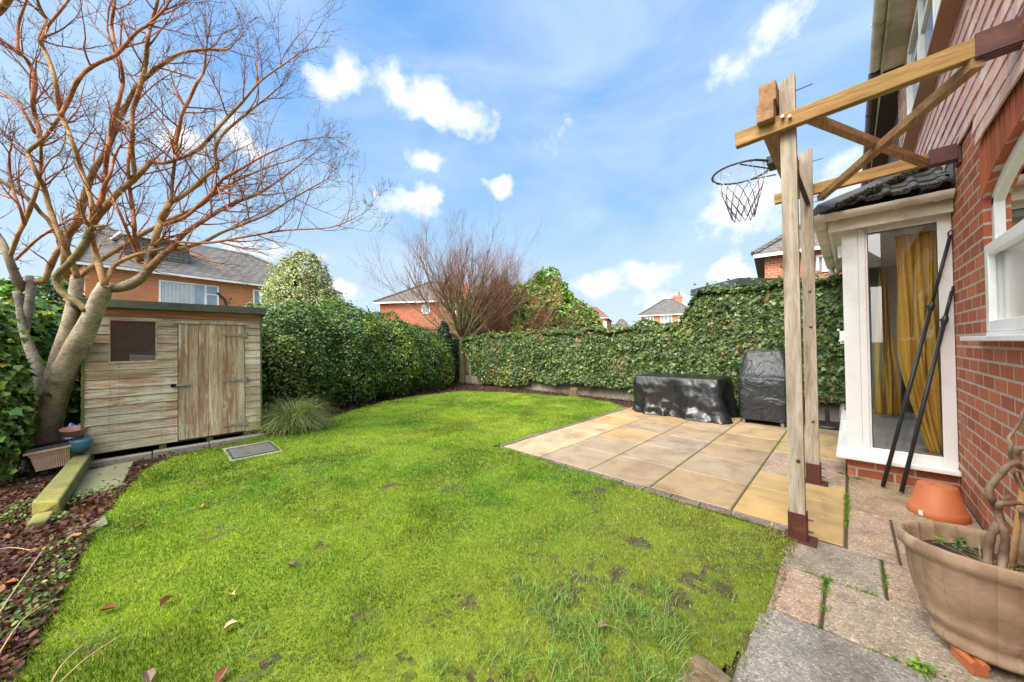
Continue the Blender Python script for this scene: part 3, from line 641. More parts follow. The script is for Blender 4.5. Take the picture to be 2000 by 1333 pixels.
# the attached half further along: dark eaves
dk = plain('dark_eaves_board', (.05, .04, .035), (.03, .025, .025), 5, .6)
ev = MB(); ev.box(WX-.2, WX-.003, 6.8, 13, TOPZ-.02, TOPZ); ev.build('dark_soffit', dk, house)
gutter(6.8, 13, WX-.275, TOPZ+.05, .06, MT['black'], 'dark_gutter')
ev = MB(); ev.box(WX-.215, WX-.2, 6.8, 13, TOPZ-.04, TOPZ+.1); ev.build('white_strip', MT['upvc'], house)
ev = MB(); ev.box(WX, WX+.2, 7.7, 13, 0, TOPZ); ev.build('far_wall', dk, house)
# ------------------------------------------------------------------ the glazed bay
bay = thing('bay', None, None); bay.parent = house; bay.location = (0, .3, 0)
BY, BX0, BY1 = 4.3, -.04, 6.95
mb = MB(); mb.box(BX0, WX-.002, BY, BY+.1, 0, .165); mb.box(BX0, BX0+.1, BY+.1, BY1, 0, .165); mb.build('brick_base', MT['brick'], bay)
mb = MB(); mb.box(BX0-.07, WX-.002, BY-.09, BY+.06, .165, .2); mb.box(BX0-.07, BX0+.06, BY+.06, BY1, .165, .2)
mb.build('sill', MT['upvc'], bay, bevel=.006)
fr = thing('front_window', None, None); 
mb = MB()
mb.box(BX0, BX0+.1, BY, BY+.07, .2, 2.2)            # corner post
mb.box(BX0+.1, BX0+.145, BY+.004, BY+.07, .2, 2.2)
mb.box(BX0+.145, BX0+.16, BY+.014, BY+.07, .2, 2.2)
mb.box(WX-.075, WX-.003, BY, BY+.07, .2, 2.2); mb.box(BX0+.16, WX-.075, BY+.004, BY+.07, .2, .275); mb.box(BX0+.16, WX-.075, BY+.004, BY+.07, 2.13, 2.2)
mb.build('window_frame', MT['upvc'], bay, bevel=.004)
bpy.data.objects.remove(fr)
gl = MB(); gl.add([(BX0+.15, BY+.04, .27), (WX-.07, BY+.04, .27), (WX-.07, BY+.04, 2.14), (BX0+.15, BY+.04, 2.14)], [[0, 1, 2, 3]]); gl.build('glass_pane', MT['glass'], bay)
gk = MB()
for a in ((BX0+.16, BX0+.164, .275, 2.13), (WX-.079, WX-.075, .275, 2.13)): gk.box(a[0], a[1], BY+.012, BY+.04, a[2], a[3])
for a in ((.275, .279), (2.126, 2.13)): gk.box(BX0+.164, WX-.079, BY+.012, BY+.04, a[0], a[1])
gk.build('black_gasket', MT['black'], bay)
# garden side: french doors seen edge on
mb = MB()
ys_ = [BY+.07, 5.15, 5.22, 6.05, 6.12, BY1]
mb.box(BX0, BX0+.07, BY+.07, BY+.16, .2, 2.2); mb.box(BX0, BX0+.07, BY1-.09, BY1, .2, 2.2); mb.box(BX0, BX0+.07, 5.6, 5.7, .2, 2.2); mb.box(BX0, BX0+.07, BY+.16, BY1-.09, .2, .29); mb.box(BX0, BX0+.07, BY+.16, BY1-.09, 2.1, 2.2)
mb.build('door_frame', MT['upvc'], bay, bevel=.004)
gl = MB(); gl.add([(BX0+.03, BY+.15, .28), (BX0+.03, BY1-.08, .28), (BX0+.03, BY1-.08, 2.11), (BX0+.03, BY+.15, 2.11)], [[0, 1, 2, 3]]); gl.build('glass_pane', MT['glass'], bay)
for z in (.42, 1.22, 2.02):
    hd = MB(); hd.tube([(BX0-.018, BY+.12, z-.05), (BX0-.018, BY+.12, z+.05)], .012, 10); hd.box(BX0-.012, BX0, BY+.1, BY+.15, z-.05, z+.05); hd.build('hinge', MT['upvc'], bay)
hd = MB(); hd.box(BX0-.012, BX0, 5.58, 5.62, 1.05, 1.25); hd.tube([(BX0-.01, 5.6, 1.2), (BX0-.05, 5.6, 1.2), (BX0-.05, 5.5, 1.2)], .01, 8); hd.build('handle', MT['upvc'], bay); hd = MB()
hd.box(BX0-.045, BX0, BY+.06, BY+.09, 1.29, 1.31); hd.box(BX0-.03, BX0, BY+.06, BY+.1, 1.2, 1.31); hd.build('handle', MT['upvc'], bay)
mb = MB(); mb.box(BX0+.1, 3.2, BY+.1, BY1, .2, .24); mb.build('tiled_floor', plain('grey_floor', (.36, .36, .34), (.28, .28, .27), 3, .35, .05), bay)
mb = MB(); mb.box(BX0+.02, 3.2, BY1-.02, BY1+.1, 0, 2.3); mb.box(3.1, 3.2, BY, BY1, 0, 2.3); mb.box(WX+.1, 3.2, BY+.02, BY+.1, 0, 2.3); mb.build('room_wall', plain('room_paint', (.22, .24, .22), (.2, .21, .2), 2, .8, 0), bay)
mb = MB(); mb.box(BX0, 3.2, BY+.02, BY1, 2.2, 2.26); mb.build('ceiling', plain('ceiling_paint', (.5, .5, .48), None, 2, .8, 0), bay)
# bay roof
EX, EY, EZ = -.17, 4.14, 2.36; RUN = WX-EX; RISE = .46; TY = EY+RUN
def tiles(nm, O, U, S, nu, nv, w, g, keep, m):
    """O origin, U along eave, S up slope (unit vectors), clipped by planes keep=[(point, normal)]"""
    mb = MB(); Nn = U.cross(S).normalized()
    if Nn.z < 0: Nn = -Nn
    for r_ in range(nv):
        for c_ in range(nu):
            f = random.uniform(.75, 1.2); mb.col = (f, f, f*1.03)
            prof = [(0, .0), (.05, .0), (.12, .002), (.5, -.004), (.62, .002), (.7, .022), (.86, .03), (1., .016), (1.04, .0)]
            b = O+U*(c_*w)+S*(r_*g); lift = .022; e = random.uniform(-.003, .003)
            top = [b+U*(u*w)+Nn*(h+lift+e) for u, h in prof]; bot = [b+U*(u*w)+Nn*(h+lift+e-.02) for u, h in prof]; far = [b+S*(g*1.12)+U*(u*w)+Nn*h for u, h in prof]
            k = len(prof); mb.add(top+bot+far, [[i, i+1, 2*k+i+1, 2*k+i] for i in range(k-1)]+[[i, k+i, k+i+1, i+1] for i in range(k-1)])
    o = mb.build(nm, m, bay)
    bm = bmesh.new(); bm.from_mesh(o.data); off = wloc(bay)
    for p_, n_ in keep:
        bmesh.ops.bisect_plane(bm, geom=bm.verts[:]+bm.edges[:]+bm.faces[:], plane_co=Vector(p_)-off, plane_no=n_, clear_outer=True)
    bm.to_mesh(o.data); bm.free(); return o
sl1 = Vector((0, RUN, RISE)).normalized(); sl2 = Vector((RUN, 0, RISE)).normalized(); ln_ = math.hypot(RUN, RISE)
hipd = Vector((RUN, RUN, 0)).normalized(); side = Vector((-1, 1, 0)).normalized()
tiles('bay_roof_end', Vector((EX-.02, EY, EZ)), Vector((1, 0, 0)), sl1, 6, 5, .15, ln_/4.6, [((EX, EY, EZ), side), ((WX-.002, 0, 0), Vector((1, 0, 0)))], MT['rooftile'])
tiles('bay_roof_side', Vector((EX, EY, EZ)), Vector((0, 1, 0)), sl2, 19, 5, .15, ln_/4.6, [((EX, EY, EZ), -side), ((WX-.002, 0, 0), Vector((1, 0, 0)))], MT['rooftile'])
hb = MB(); c = Vector((EX, EY, EZ)); e_ = Vector((WX, TY, EZ+RISE)); hd_ = (e_-c).normalized(); n = 4
for k in range(n):
    a = c+(e_-c)*(k/n)-hd_*.02; b = c+(e_-c)*((k+1)/n)+hd_*.01; s_ = Vector((-.09, .09, 0)); up = Vector((0, 0, .065-.01*(k % 2))); dn = Vector((0, 0, -.012))
    f = random.uniform(.9, 1.2); hb.col = (f, f, f)
    pts = [a-s_+dn, a+up, a+s_+dn, b-s_+dn, b+up*.85, b+s_+dn]
    hb.add(pts, [[0, 1, 4, 3], [1, 2, 5, 4], [0, 2, 1]])
hb.build('hip_tiles', MT['rooftile'], bay, solid=.012)
Pm = []
for k in range(2600):
    t = random.random(); q = c+(e_-c)*t+Vector((.1, -.1, 0))*random.uniform(.75, 1.25); q.z += .0+random.uniform(-.02, .02)-.01; Pm.append(q)
    if k % 3 == 0: Pm.append(Vector((EX+random.random()*RUN, EY+random.uniform(-.0, .02), EZ+.03)))
Pm = np.array(Pm); mo = leaves('roof_moss', Pm, np.tile([0, -.5, 1.], (len(Pm), 1)), .017, [(3, (.06, .06, .02)), (2, (.1, .09, .03)), (2, (.04, .035, .02))], MT['leaf_dull'], bay, LEAF_SMALL, 1.)
fm = plain('lead_flashing', (.3, .31, .33), (.2, .21, .23), 12, .45, .3, metal=.3)
mb = MB()
for k in range(8):
    y = EY+.02+k*.1; z = EZ+RISE*(y-EY)/RUN
    mb.box(WX-.07, WX-.008, y, y+.098, z+.04+.004*(k % 2), z+.048+.004*(k % 2)); mb.box(WX-.012, WX-.006, y, y+.098, z+.03, z+.16)
mb.build('flashing', fm, bay)
# fascia + gutters of the bay
mb = MB(); mb.box(EX+.045, WX-.003, EY+.075, EY+.1, 2.17, 2.33); mb.box(EX+.045, EX+.07, EY+.1, 6.98, 2.17, 2.33); mb.build('fascia', MT['upvc_dirty'], bay, bevel=.003)
mb = MB(); mb.box(EX+.07, BX0+.01, EY+.1, 6.97, 2.195, 2.205); mb.box(BX0+.01, WX-.003, EY+.1, BY+.01, 2.195, 2.205); mb.build('soffit', MT['upvc_dirty'], bay)
gutter(EY+.02, 7.0, EX-.012, 2.31, .055, MT['upvc_dirty'], 'gutter', bay, .75)
def gutter_x(x0, x1, y, z, r, m, par):
    mb = MB(); n = 12
    def ring(rr, xa, xb):
        b = len(mb.v)
        for x in (xa, xb):
            for k in range(n+1):
                an = math.pi+math.pi*k/n; mb.v.append((x, y+rr*math.cos(an), z+rr*.9*math.sin(an)))
        for k in range(n): mb.f.append([b+k, b+k+1, b+n+2+k, b+n+1+k]); mb.c.append((1, 1, 1)); mb.m.append(0)
        return b
    b = ring(r, x0, x1); mb.f.append(list(range(b, b+n+1))); mb.c.append((1, 1, 1)); mb.m.append(0); mb.f.append(list(range(b+n+1, b+2*n+2))); mb.c.append((1, 1, 1)); mb.m.append(0)
    for x in (x0+.06, x0+.14, x0+.5, x1-.09): ring(r+.007, x, x+.025)
    return mb.build('gutter', m, par, solid=.004)
gutter_x(EX-.06, WX-.01, EY+.012, 2.312, .056, MT['upvc_dirty'], bay)
dp = MB(); dp.tube([(EX-.01, 6.9, 2.27), (EX-.01, 6.9, 2.2), (EX+.02, 6.93, 2.16), (BX0-.06, 6.97, 2.12), (BX0-.06, 6.98, 2.06), (BX0-.06, 6.98, .12), (BX0-.075, 6.96, .05)], .036, 14)
for z in (1.95, 1.1, .3): dp.tube([(BX0-.06, 6.98, z), (BX0-.06, 6.98, z+.05)], .043, 14)
dp.build('downpipe', plain('grey_white_pipe', (.58, .56, .58), (.5, .48, .5), 4, .4, .05), bay, smooth=True)
# curtains
def curtain(nm, label, x0, x1, y, z0, z1, gather, folds):
    mb = MB(); nu, nv = 140, 40; rows = []
    for j_ in range(nv+1):
        t = j_/nv; z = z1+(z0-z1)*t; g_ = gather(t)
        for i in range(nu+1):
            u = i/nu; x = g_[0]+(g_[1]-g_[0])*u
            dy = .03*math.sin(u*folds*2*math.pi+1.3*math.sin(3*t))*(.6+.4*t)+.012*math.sin(u*folds*5.1*math.pi+2*t)
            mb.v.append((x+.01*math.sin(9*t+u*20), y+dy, z))
    for j_ in range(nv):
        for i in range(nu):
            a = j_*(nu+1)+i; mb.f.append([a, a+1, a+nu+2, a+nu+1]); mb.c.append((1, 1, 1)); mb.m.append(0)
    o = mb.build(nm, MT['curtain'], None, smooth=True, solid=.004)
    for v_ in o.data.vertices: v_.co -= Vector((x0, y, z0))
    o.location = (x0, y, z0); tag(o, label, 'curtain', 'mustard curtains inside the bay'); return o
MT['curtain'] = plain('mustard_velvet', (.55, .33, .035), (.45, .26, .03), 5, .7, .3, 200, .002)
curtain('curtain', 'long mustard curtain hanging just behind the front pane, behind the two black poles', .22, .52, 4.47, .26, 2.1, lambda t: (.29+.02*t+.13*max(0, (t-.55)/.45)**1.5, .56), 3.5)
curtain('curtain', 'narrow mustard curtain at the far left inside the bay', .2, .45, 6.3, .27, 2.1, lambda t: (.27-.08*t, .33+.09*t), 2.5)
mb = MB(); mb.box(.47, 1.3, 6.85, 6.925, .3, 2.1); mb.build('end_window', plain('dark_green_pane', (.03, .035, .02), None, 3, .4, 0), bay)  # added dark panel standing in for the end window and the greenery outside
# neighbour's house behind the viewer, mirrored in the bay glass
nb = thing('neighbour_house', 'brick house with dark roof behind the viewer, mirrored in the bay glass', 'house', (-2, -7, 0))
mb = MB(); mb.box(-6, .45, -11, -6, 0, 3.4); mb.build('wall', MT['brick_orange'], nb)
mb = MB(); mb.add([(-6.4, -5.7, 3.3), (.9, -5.7, 3.3), (.9, -11, 3.3), (-6.4, -11, 3.3), (-4, -8.5, 5.8), (-1, -8.5, 5.8)], [[0, 1, 5, 4], [1, 2, 5], [2, 3, 4, 5], [3, 0, 4]]); mb.build('roof', MT['rooftile'], nb)
# ------------------------------------------------------------------ pergola
WD = dict(base=(.36, .235, .11), dark=(.17, .105, .05), pale=(.5, .36, .2))
MT['postwood'] = wood('weathered_post_wood', (.34, .28, .21), (.11, .085, .06), (.5, .44, .35), 'z')
MT['beamx'] = wood('brown_beam_wood', (.36, .2, .07), (.16, .085, .03), (.5, .31, .12), 'x', green=.35)
MT['beamy'] = wood('brown_joist_wood', (.3, .17, .08), (.14, .08, .035), (.42, .27, .14), 'y')
MT['rust'] = plain('red_oxide_steel', (.1, .028, .022), (.065, .02, .017), 12, .5, .3, 80, .002, dirt=(.2, .07, .03))
MT['steel'] = plain('zinc_bolt', (.5, .5, .48), (.3, .28, .25), 20, .35, .1, metal=.8)
perg = thing('pergola', 'timber pergola frame with two posts and crossed braces, bolted to the brick house', 'pergola', (-.24, 3.3, 0))
def post(y, zt):
    mb = MB(); x0, x1 = -.288, (-.212 if y < 3 else -.205)
    mb.add([(x0, y, .1), (x1, y, .1), (x1, y+.06, .1), (x0, y+.06, .1), (x0, y, zt-.03), (x1, y, zt), (x1, y+.06, zt), (x0, y+.06, zt-.03)], [[0, 3, 2, 1], [4, 5, 6, 7], [0, 1, 5, 4], [1, 2, 6, 5], [2, 3, 7, 6], [3, 0, 4, 7]])
    mb.col = (.85, .85, .85)
    for dx in (.035,): mb.box(x0+dx, x0+dx+.002, y-.0006, y+.002, .3, zt-.5)
    o = mb.build('post', MT['postwood'], perg, bevel=.004)
    s = MB(); s.box(x0-.006, x1+.006, y-.006, y+.081, .006, .165); s.box(x0-.03, x1+.05, y-.03, y+.1, .001, .009); s.box(x1+.007, x1+.012, y+.0, y+.02, .0, .19)
    s.build('post_shoe', MT['rust'], o, bevel=.002)
    b = MB()
    for z in (.06, .13): b.tube([(x1+.006, y+.03, z), (x1+.035, y+.03, z)], .005, 6)
    for z, l in ((zt-.11, .07), (2.42, .05), (2.38, .05)) if y > 3 else ((zt-.1, .08),): b.tube([(x1, y+.03, z), (x1+l, y+.03, z)], .003, 6)
    for z in ((.48,) if y < 3 else (.52, 1.32, 1.62)): b.lathe([(.001, 0), (.011, .0), (.011, .003), (.001, .004)], n=10); b.v[-40:] = [(x0+.05+p[0], y-.001-p[2], z+p[1]) for p in b.v[-40:]]
    b.pieces('bolt', MT['rust'], o)
    return o
post(2.69, 2.83); post(3.86, 2.84)
def bm_(nm, p, q, w, h, m): mb = MB(); mb.beam(p, q, w, h); return mb.build(nm, m, perg, bevel=.003)
bm_('beam', (-.515, 2.655, 2.52), (.46, 2.655, 2.545), .05, .09, MT['beamx']); bm_('beam', (-.475, 3.965, 2.505), (.435, 3.965, 2.525), .05, .085, MT['beamx'])
def bracket(y, z):
    mb = MB(); mb.box(.435, WX-.012, y-.033, y-.027, z-.052, z+.05); mb.box(.435, WX-.012, y-.033, y+.033, z+.05, z+.056); mb.box(.435, WX-.012, y-.027, y+.033, z-.058, z-.052); mb.box(WX-.016, WX-.004, y-.06, y+.06, z-.09, z+.09)
    o = mb.build('wall_bracket', MT['rust'], perg); b = MB()
    for x in (.46, .5, .54): b.lathe([(.001, .008), (.009, .006), (.011, 0)], (x, y, z+.056), 10)
    b.pieces('bolt', MT['steel'], o)
bracket(2.655, 2.545); bracket(3.965, 2.525)
bm_('brace', (.445, 2.64, 2.475), (-.165, 4.02, 2.44), .045, .05, MT['beamy']); bm_('brace', (-.14, 2.66, 2.50), (.42, 3.96, 2.50), .045, .045, MT['beamy'])
bm_('joist', (-.333, 2.585, 2.715), (-.333, 4.02, 2.715), .085, .115, MT['beamy']); bm_('joist', (-.345, 2.57, 2.598), (-.345, 4.0, 2.598), .085, .112, MT['beamy'])
bm_('strut', (-.3, 3.42, 2.6), (-.235, 3.85, 2.36), .03, .02, plain('dark_strut', (.06, .05, .045), None, 8, .6))
b = MB()
for x, z in ((-.265, 2.545), (-.232, 2.53)): b.tube([(x, 2.6, z), (x, 2.632, z)], .009, 6)
b.pieces('bolt', MT['steel'], perg)
# ------------------------------------------------------------------ basketball hoop
hc = Vector((-.612, 3.3, 2.572)); hr = .198
hoop = thing('basketball_hoop', 'black rimmed basketball hoop with string net fixed to the pergola joist', 'basketball hoop', hc)
mb = MB(); mb.tube([hc+Vector((hr*math.cos(a), hr*math.sin(a), 0)) for a in [i*math.pi/24 for i in range(49)]], .008, 8, False)
mb.build('ring', plain('dark_rusty_ring', (.04, .04, .045), (.09, .05, .035), 10, .45), hoop, smooth=True)
mb = MB(); mb.box(-.43, -.39, 3.22, 3.38, 2.545, 2.6)
mb.beam((-.415, 3.23, 2.57), (-.49, 3.14, 2.572), .012, .012); mb.beam((-.415, 3.37, 2.57), (-.49, 3.46, 2.572), .012, .012)
mb.tube([(-.39, 3.24, 2.5), (-.58, 3.12, 2.565)], .005, 6); mb.tube([(-.39, 3.36, 2.5), (-.58, 3.48, 2.565)], .005, 6); mb.build('rim_bracket', MT['black'], hoop)
mb = MB(); ns, lv = 12, 6
def netp(i, l): 
    t = l/lv; r = hr*(1-.62*t**.75); a = 2*math.pi*(i+.5*(l % 2))/ns; return hc+Vector((r*math.cos(a)+.012*t, r*math.sin(a), -.006-.37*t+.006*math.sin(i*2.3)*t))
for l in range(lv):
    mb.col = (.75, .72, .68) if l < 2 else ((.2, .1, .1) if l < 4 else (.05, .06, .1))
    for i in range(ns):
        p = netp(i, l)
        for d in ((0, 1) if l % 2 else (-1, 0)):
            q = netp(i+d, l+1); m_ = (p+q)/2+Vector((0, 0, -.006)); mb.tube([p, m_, q], .0024 if l < 3 else .003, 4, False)
mb.build('net', plain('net_cord', (1, 1, 1), (.8, .8, .8), 30, .8, 0), hoop)
# ------------------------------------------------------------------ leaning poles
def pole(lb, p, q, knuckle, hook):
    t = thing('awning_pole', lb, 'pole', p, 'telescopic poles leaning on the bay'); p = Vector(p); q = Vector(q); k = p+(q-p)*knuckle
    MB().tube([p, k], .0135, 12).build('lower_tube', MT['black'], t, smooth=True)
    MB().tube([k, q], .0105, 12).build('upper_tube', MT['black'], t, smooth=True)
    mb = MB(); d = (q-p).normalized(); mb.tube([k-d*.04, k-d*.01, k, k+d*.03], [.015, .021, .021, .014], 12); mb.box(-.03, .0, -.008, .008, -.008, .008, O=tuple(k)); mb.build('clamp', MT['black'], t)
    if hook:
        s = Vector((1, 0, 0)); mb = MB(); mb.tube([q+d*.02+s*.014*math.cos(a)+d*.02*math.sin(a) for a in [i*math.pi/8 for i in range(17)]], .005, 6, False); mb.build('ring_end', MT['black'], t)
    else: MB().tube([q, q+d*.04], .007, 8).build('tip', MT['black'], t)
pole('longer left black pole with a ring tip, leaning on the bay window frame', (.165, 4.11, .012), (.565, 4.272, 2.0), .73, True)
pole('shorter right black pole leaning on the bay window frame', (.262, 4.06, .012), (.565, 4.272, 1.57), .86, False)
# ------------------------------------------------------------------ upturned terracotta pot
TC = plain('terracotta', (.52, .16, .06), (.42, .12, .045), 5, .55, .12, 90, .002)
pt = thing('plant_pot', 'upturned orange terracotta pot standing on the path by the brick wall', 'plant pot', (.405, 3.73, 0))
mb = MB(); mb.lathe([(.138, .001), (.141, .006), (.139, .044), (.131, .05), (.126, .052), (.092, .2), (.088, .206), (.03, .207), (.022, .206), (.02, .19), (.001, .19)], (.405, 3.73, 0), 56); mb.build('pot_body', TC, pt, smooth=True, bevel=.0)
mb = MB(); an = math.radians(232)
for k in (0,):
    c_ = Vector((.405+.1405*math.cos(an), 3.73+.1405*math.sin(an), .026)); tn = Vector((-math.sin(an), math.cos(an), 0)); o_ = Vector((math.cos(an), math.sin(an), 0))
    mb.add([c_-tn*.011-Vector((0, 0, .016))+o_*.001, c_+tn*.011-Vector((0, 0, .016))+o_*.001, c_+tn*.011+Vector((0, 0, .016)), c_-tn*.011+Vector((0, 0, .016))], [[0, 1, 2, 3]])
mb.build('price_label', plain('paper_label', (.75, .77, .78), (.6, .65, .7), 150, .5, 0), pt, solid=.001)
# ------------------------------------------------------------------ oval ribbed planter and its plants
PC = Vector((.352, 2.165, 0)); PM = plain('aged_stone_resin', (.40, .27, .175), (.22, .14, .085), 9, .8, .5, 45, .005, dirt=(.46, .36, .26))
pl = thing('oval_planter', 'large ribbed oval planter in weathered pink brown, raised on clay feet by the house', 'planter', PC)
mb = MB(); rp = lambda an, i, z: .034*(abs(math.sin(an*10+.4))**.3)-.012*(1 if .15 < z < .355 else 0)
prof = [(.45, .05), (.63, .05), (.65, .062), (.63, .085), (.60, .092), (.66, .11), (.735, .135), (.755, .15), (.75, .158), (.80, .185), (.85, .23), (.895, .29), (.92, .35), (.925, .358), (.95, .368), (1., .378), (1.01, .395), (1., .418), (.97, .426), (.92, .42), (.905, .4), (.89, .33), (.8, .25)]
N_ = 624; sx_, sy_ = .222, .172
mb.lathe([(r, z) for r, z in prof], tuple(PC), N_, sx_, sy_, rp); mb.build('pot_body', PM, pl, smooth=True)
mb = MB(); n = 60; mb.add([(PC.x, PC.y, .355)]+[(PC.x+.895*sx_*math.cos(2*math.pi*k/n), PC.y+.895*sy_*math.sin(2*math.pi*k/n), .345+.01*random.random()) for k in range(n)], [[0, 1+k, 1+(k+1) % n] for k in range(n)])
mb.build('compost', plain('dark_compost', (.045, .03, .022), (.09, .06, .04), 60, .95, 1, 90, .02), pl)
for k, (px, py) in enumerate(((1893, 1288), (1990, 1180))):
    q = G(px, py, .025) if k == 0 else Vector((.42, 2.25, 0)); ft = thing('pot_foot', 'ridged red clay foot under the near edge of the oval planter' if k == 0 else 'red clay foot hidden under the far side of the oval planter', 'pot foot', (q.x, q.y, 0))
    mb = MB(); R_ = Matrix.Rotation(math.radians(-65), 3, 'Z'); mb.box(-.045, .045, -.022, .022, .0, .032, R=R_, O=(q.x, q.y, .002))
    for s in (-.014, .014): mb.tube([Vector((-.046, s, .035)) @ R_.transposed()+Vector((q.x, q.y, .002)), Vector((.046, s, .035)) @ R_.transposed()+Vector((q.x, q.y, .002))], .012, 10)
    mb.build('foot_body', TC, ft, bevel=.002)
BK = plain('hazel_bark', (.26, .17, .11), (.14, .09, .06), 18, .7, .6, 90, .004, dirt=(.34, .26, .19))
cz = thing('contorted_hazel', 'twisting bare hazel growing in the oval planter', 'shrub', (PC.x, PC.y, .35))
def z7(pts, D, dd=0):
    out = []
    for k, (a, b) in enumerate(pts): out.append(atD(1700+a/2.817, 860+b/2.817, D+dd*math.sin(k*1.7)))
    return out
def smoothpts(P, n=4):
    out = []
    for i in range(len(P)-1):
        p0 = P[max(i-1, 0)]; p1 = P[i]; p2 = P[i+1]; p3 = P[min(i+2, len(P)-1)]
        for k in range(n):
            t = k/n; out.append(.5*((2*p1)+(p2-p0)*t+(2*p0-5*p1+4*p2-p3)*t*t+(3*p1-p0-3*p2+p3)*t**3))
    out.append(P[-1]); return out
def limb(mb, pts, r0, r1, n=8, sm=4):
    P_ = smoothpts([Vector(p) for p in pts], sm); k = len(P_); mb.tube(P_, [(r0+(r1-r0)*i/(k-1))*(1+.09*math.sin(i*2.1)+.05*math.sin(i*5.3)) for i in range(k)], n)
mb = MB(); dz = 1.24
limb(mb, z7([(645, 690), (648, 600), (665, 520), (695, 470), (712, 430), (690, 370), (662, 320), (652, 275), (680, 225), (720, 185), (755, 145), (800, 128), (822, 150), (850, 130), (880, 60), (900, -40), (890, -160), (930, -260)], dz, .012), .0125, .007)
limb(mb, z7([(722, 730), (730, 640), (742, 560), (735, 500), (712, 450), (705, 390), (712, 350), (760, 352), (800, 345), (845, 350), (900, 330), (960, 250)], dz-.02, .01), .012, .006)
limb(mb, z7([(800, 128), (775, 100), (768, 60), (775, 20), (760, -10), (790, -50), (830, -110), (835, -150), (870, -190)], dz, .01), .006, .004)
limb(mb, z7([(822, 150), (800, 90), (815, 50), (850, 40), (870, 0), (850, -70), (880, -130), (900, -230)], dz+.03, .01), .011, .006)
limb(mb, z7([(845, 280), (810, 230), (790, 180), (815, 170), (830, 215), (850, 260)], dz, .008), .0045, .003)
limb(mb, z7([(712, 350), (735, 330), (760, 305), (765, 320)], dz, .005), .004, .002)
limb(mb, z7([(830, 380), (845, 440), (850, 520), (840, 600), (835, 690)], dz-.05, .01), .009, .01)
mb.build('stems', BK, cz, smooth=True)
cn = thing('bamboo_cane', 'pale bamboo cane standing in the oval planter', 'cane', (PC.x, PC.y, .35)); 
mb = MB(); mb.tube(z7([(770, 730), (800, 560), (830, 340), (850, 200), (880, 20), (900, -80)], 1.27), [.009, .0095, .009, .009, .0085, .008], 10); mb.build('stalk', plain('split_cane', (.55, .34, .14), (.45, .26, .1), 25, .5, .2), cn, smooth=True)
def sprout(lb, px, py, z, n, s, cols, h=.04):
    q = G(px, py, z); P_ = np.array([[q.x, q.y, z]])+rng.normal(0, s, (n, 3))*np.array([1, 1, .0])+np.c_[np.zeros(n), np.zeros(n), rng.uniform(.0, h, n)]
    o = leaves('seedling', P_-np.array([q.x, q.y, z]), np.tile([0, 0, 1.], (n, 1)), .017, cols, MT['leaf'], tmpl=LEAF_OVAL, tilt=.7, hang=-.2); o.location = (q.x, q.y, z); tag(o, lb, 'plant')
GC = [(3, (.16, .3, .04)), (2, (.28, .4, .06)), (1, (.1, .2, .03))]
sprout('bright green feathery seedling beside the hazel stems in the oval planter', 1975, 1095, .36, 60, .014, GC, .06)
sprout('darker spiky green seedling at the middle of the oval planter', 1880, 1078, .36, 40, .01, [(3, (.06, .16, .03))], .06)
sprout('small pale green seedling near the left tip of the oval planter', 1836, 1062, .36, 20, .007, GC, .03)
sprout('small green weed sprouting from the path joint near the planter foot', 1795, 1310, .0, 60, .014, GC, .03)
# dead straw on the compost
Q = rng.normal(0, .035, (160, 2))+np.array([PC.x+.04, PC.y-.03]); st_ = blades('dry_straw', Q, np.full(160, .352), rng.uniform(.02, .06, 160), np.full(160, .003), np.tile([.5, .4, .2], (160, 1)), 2.2, None); tag(st_, 'dry straw lying on the compost in the oval planter', 'straw', kind='stuff')
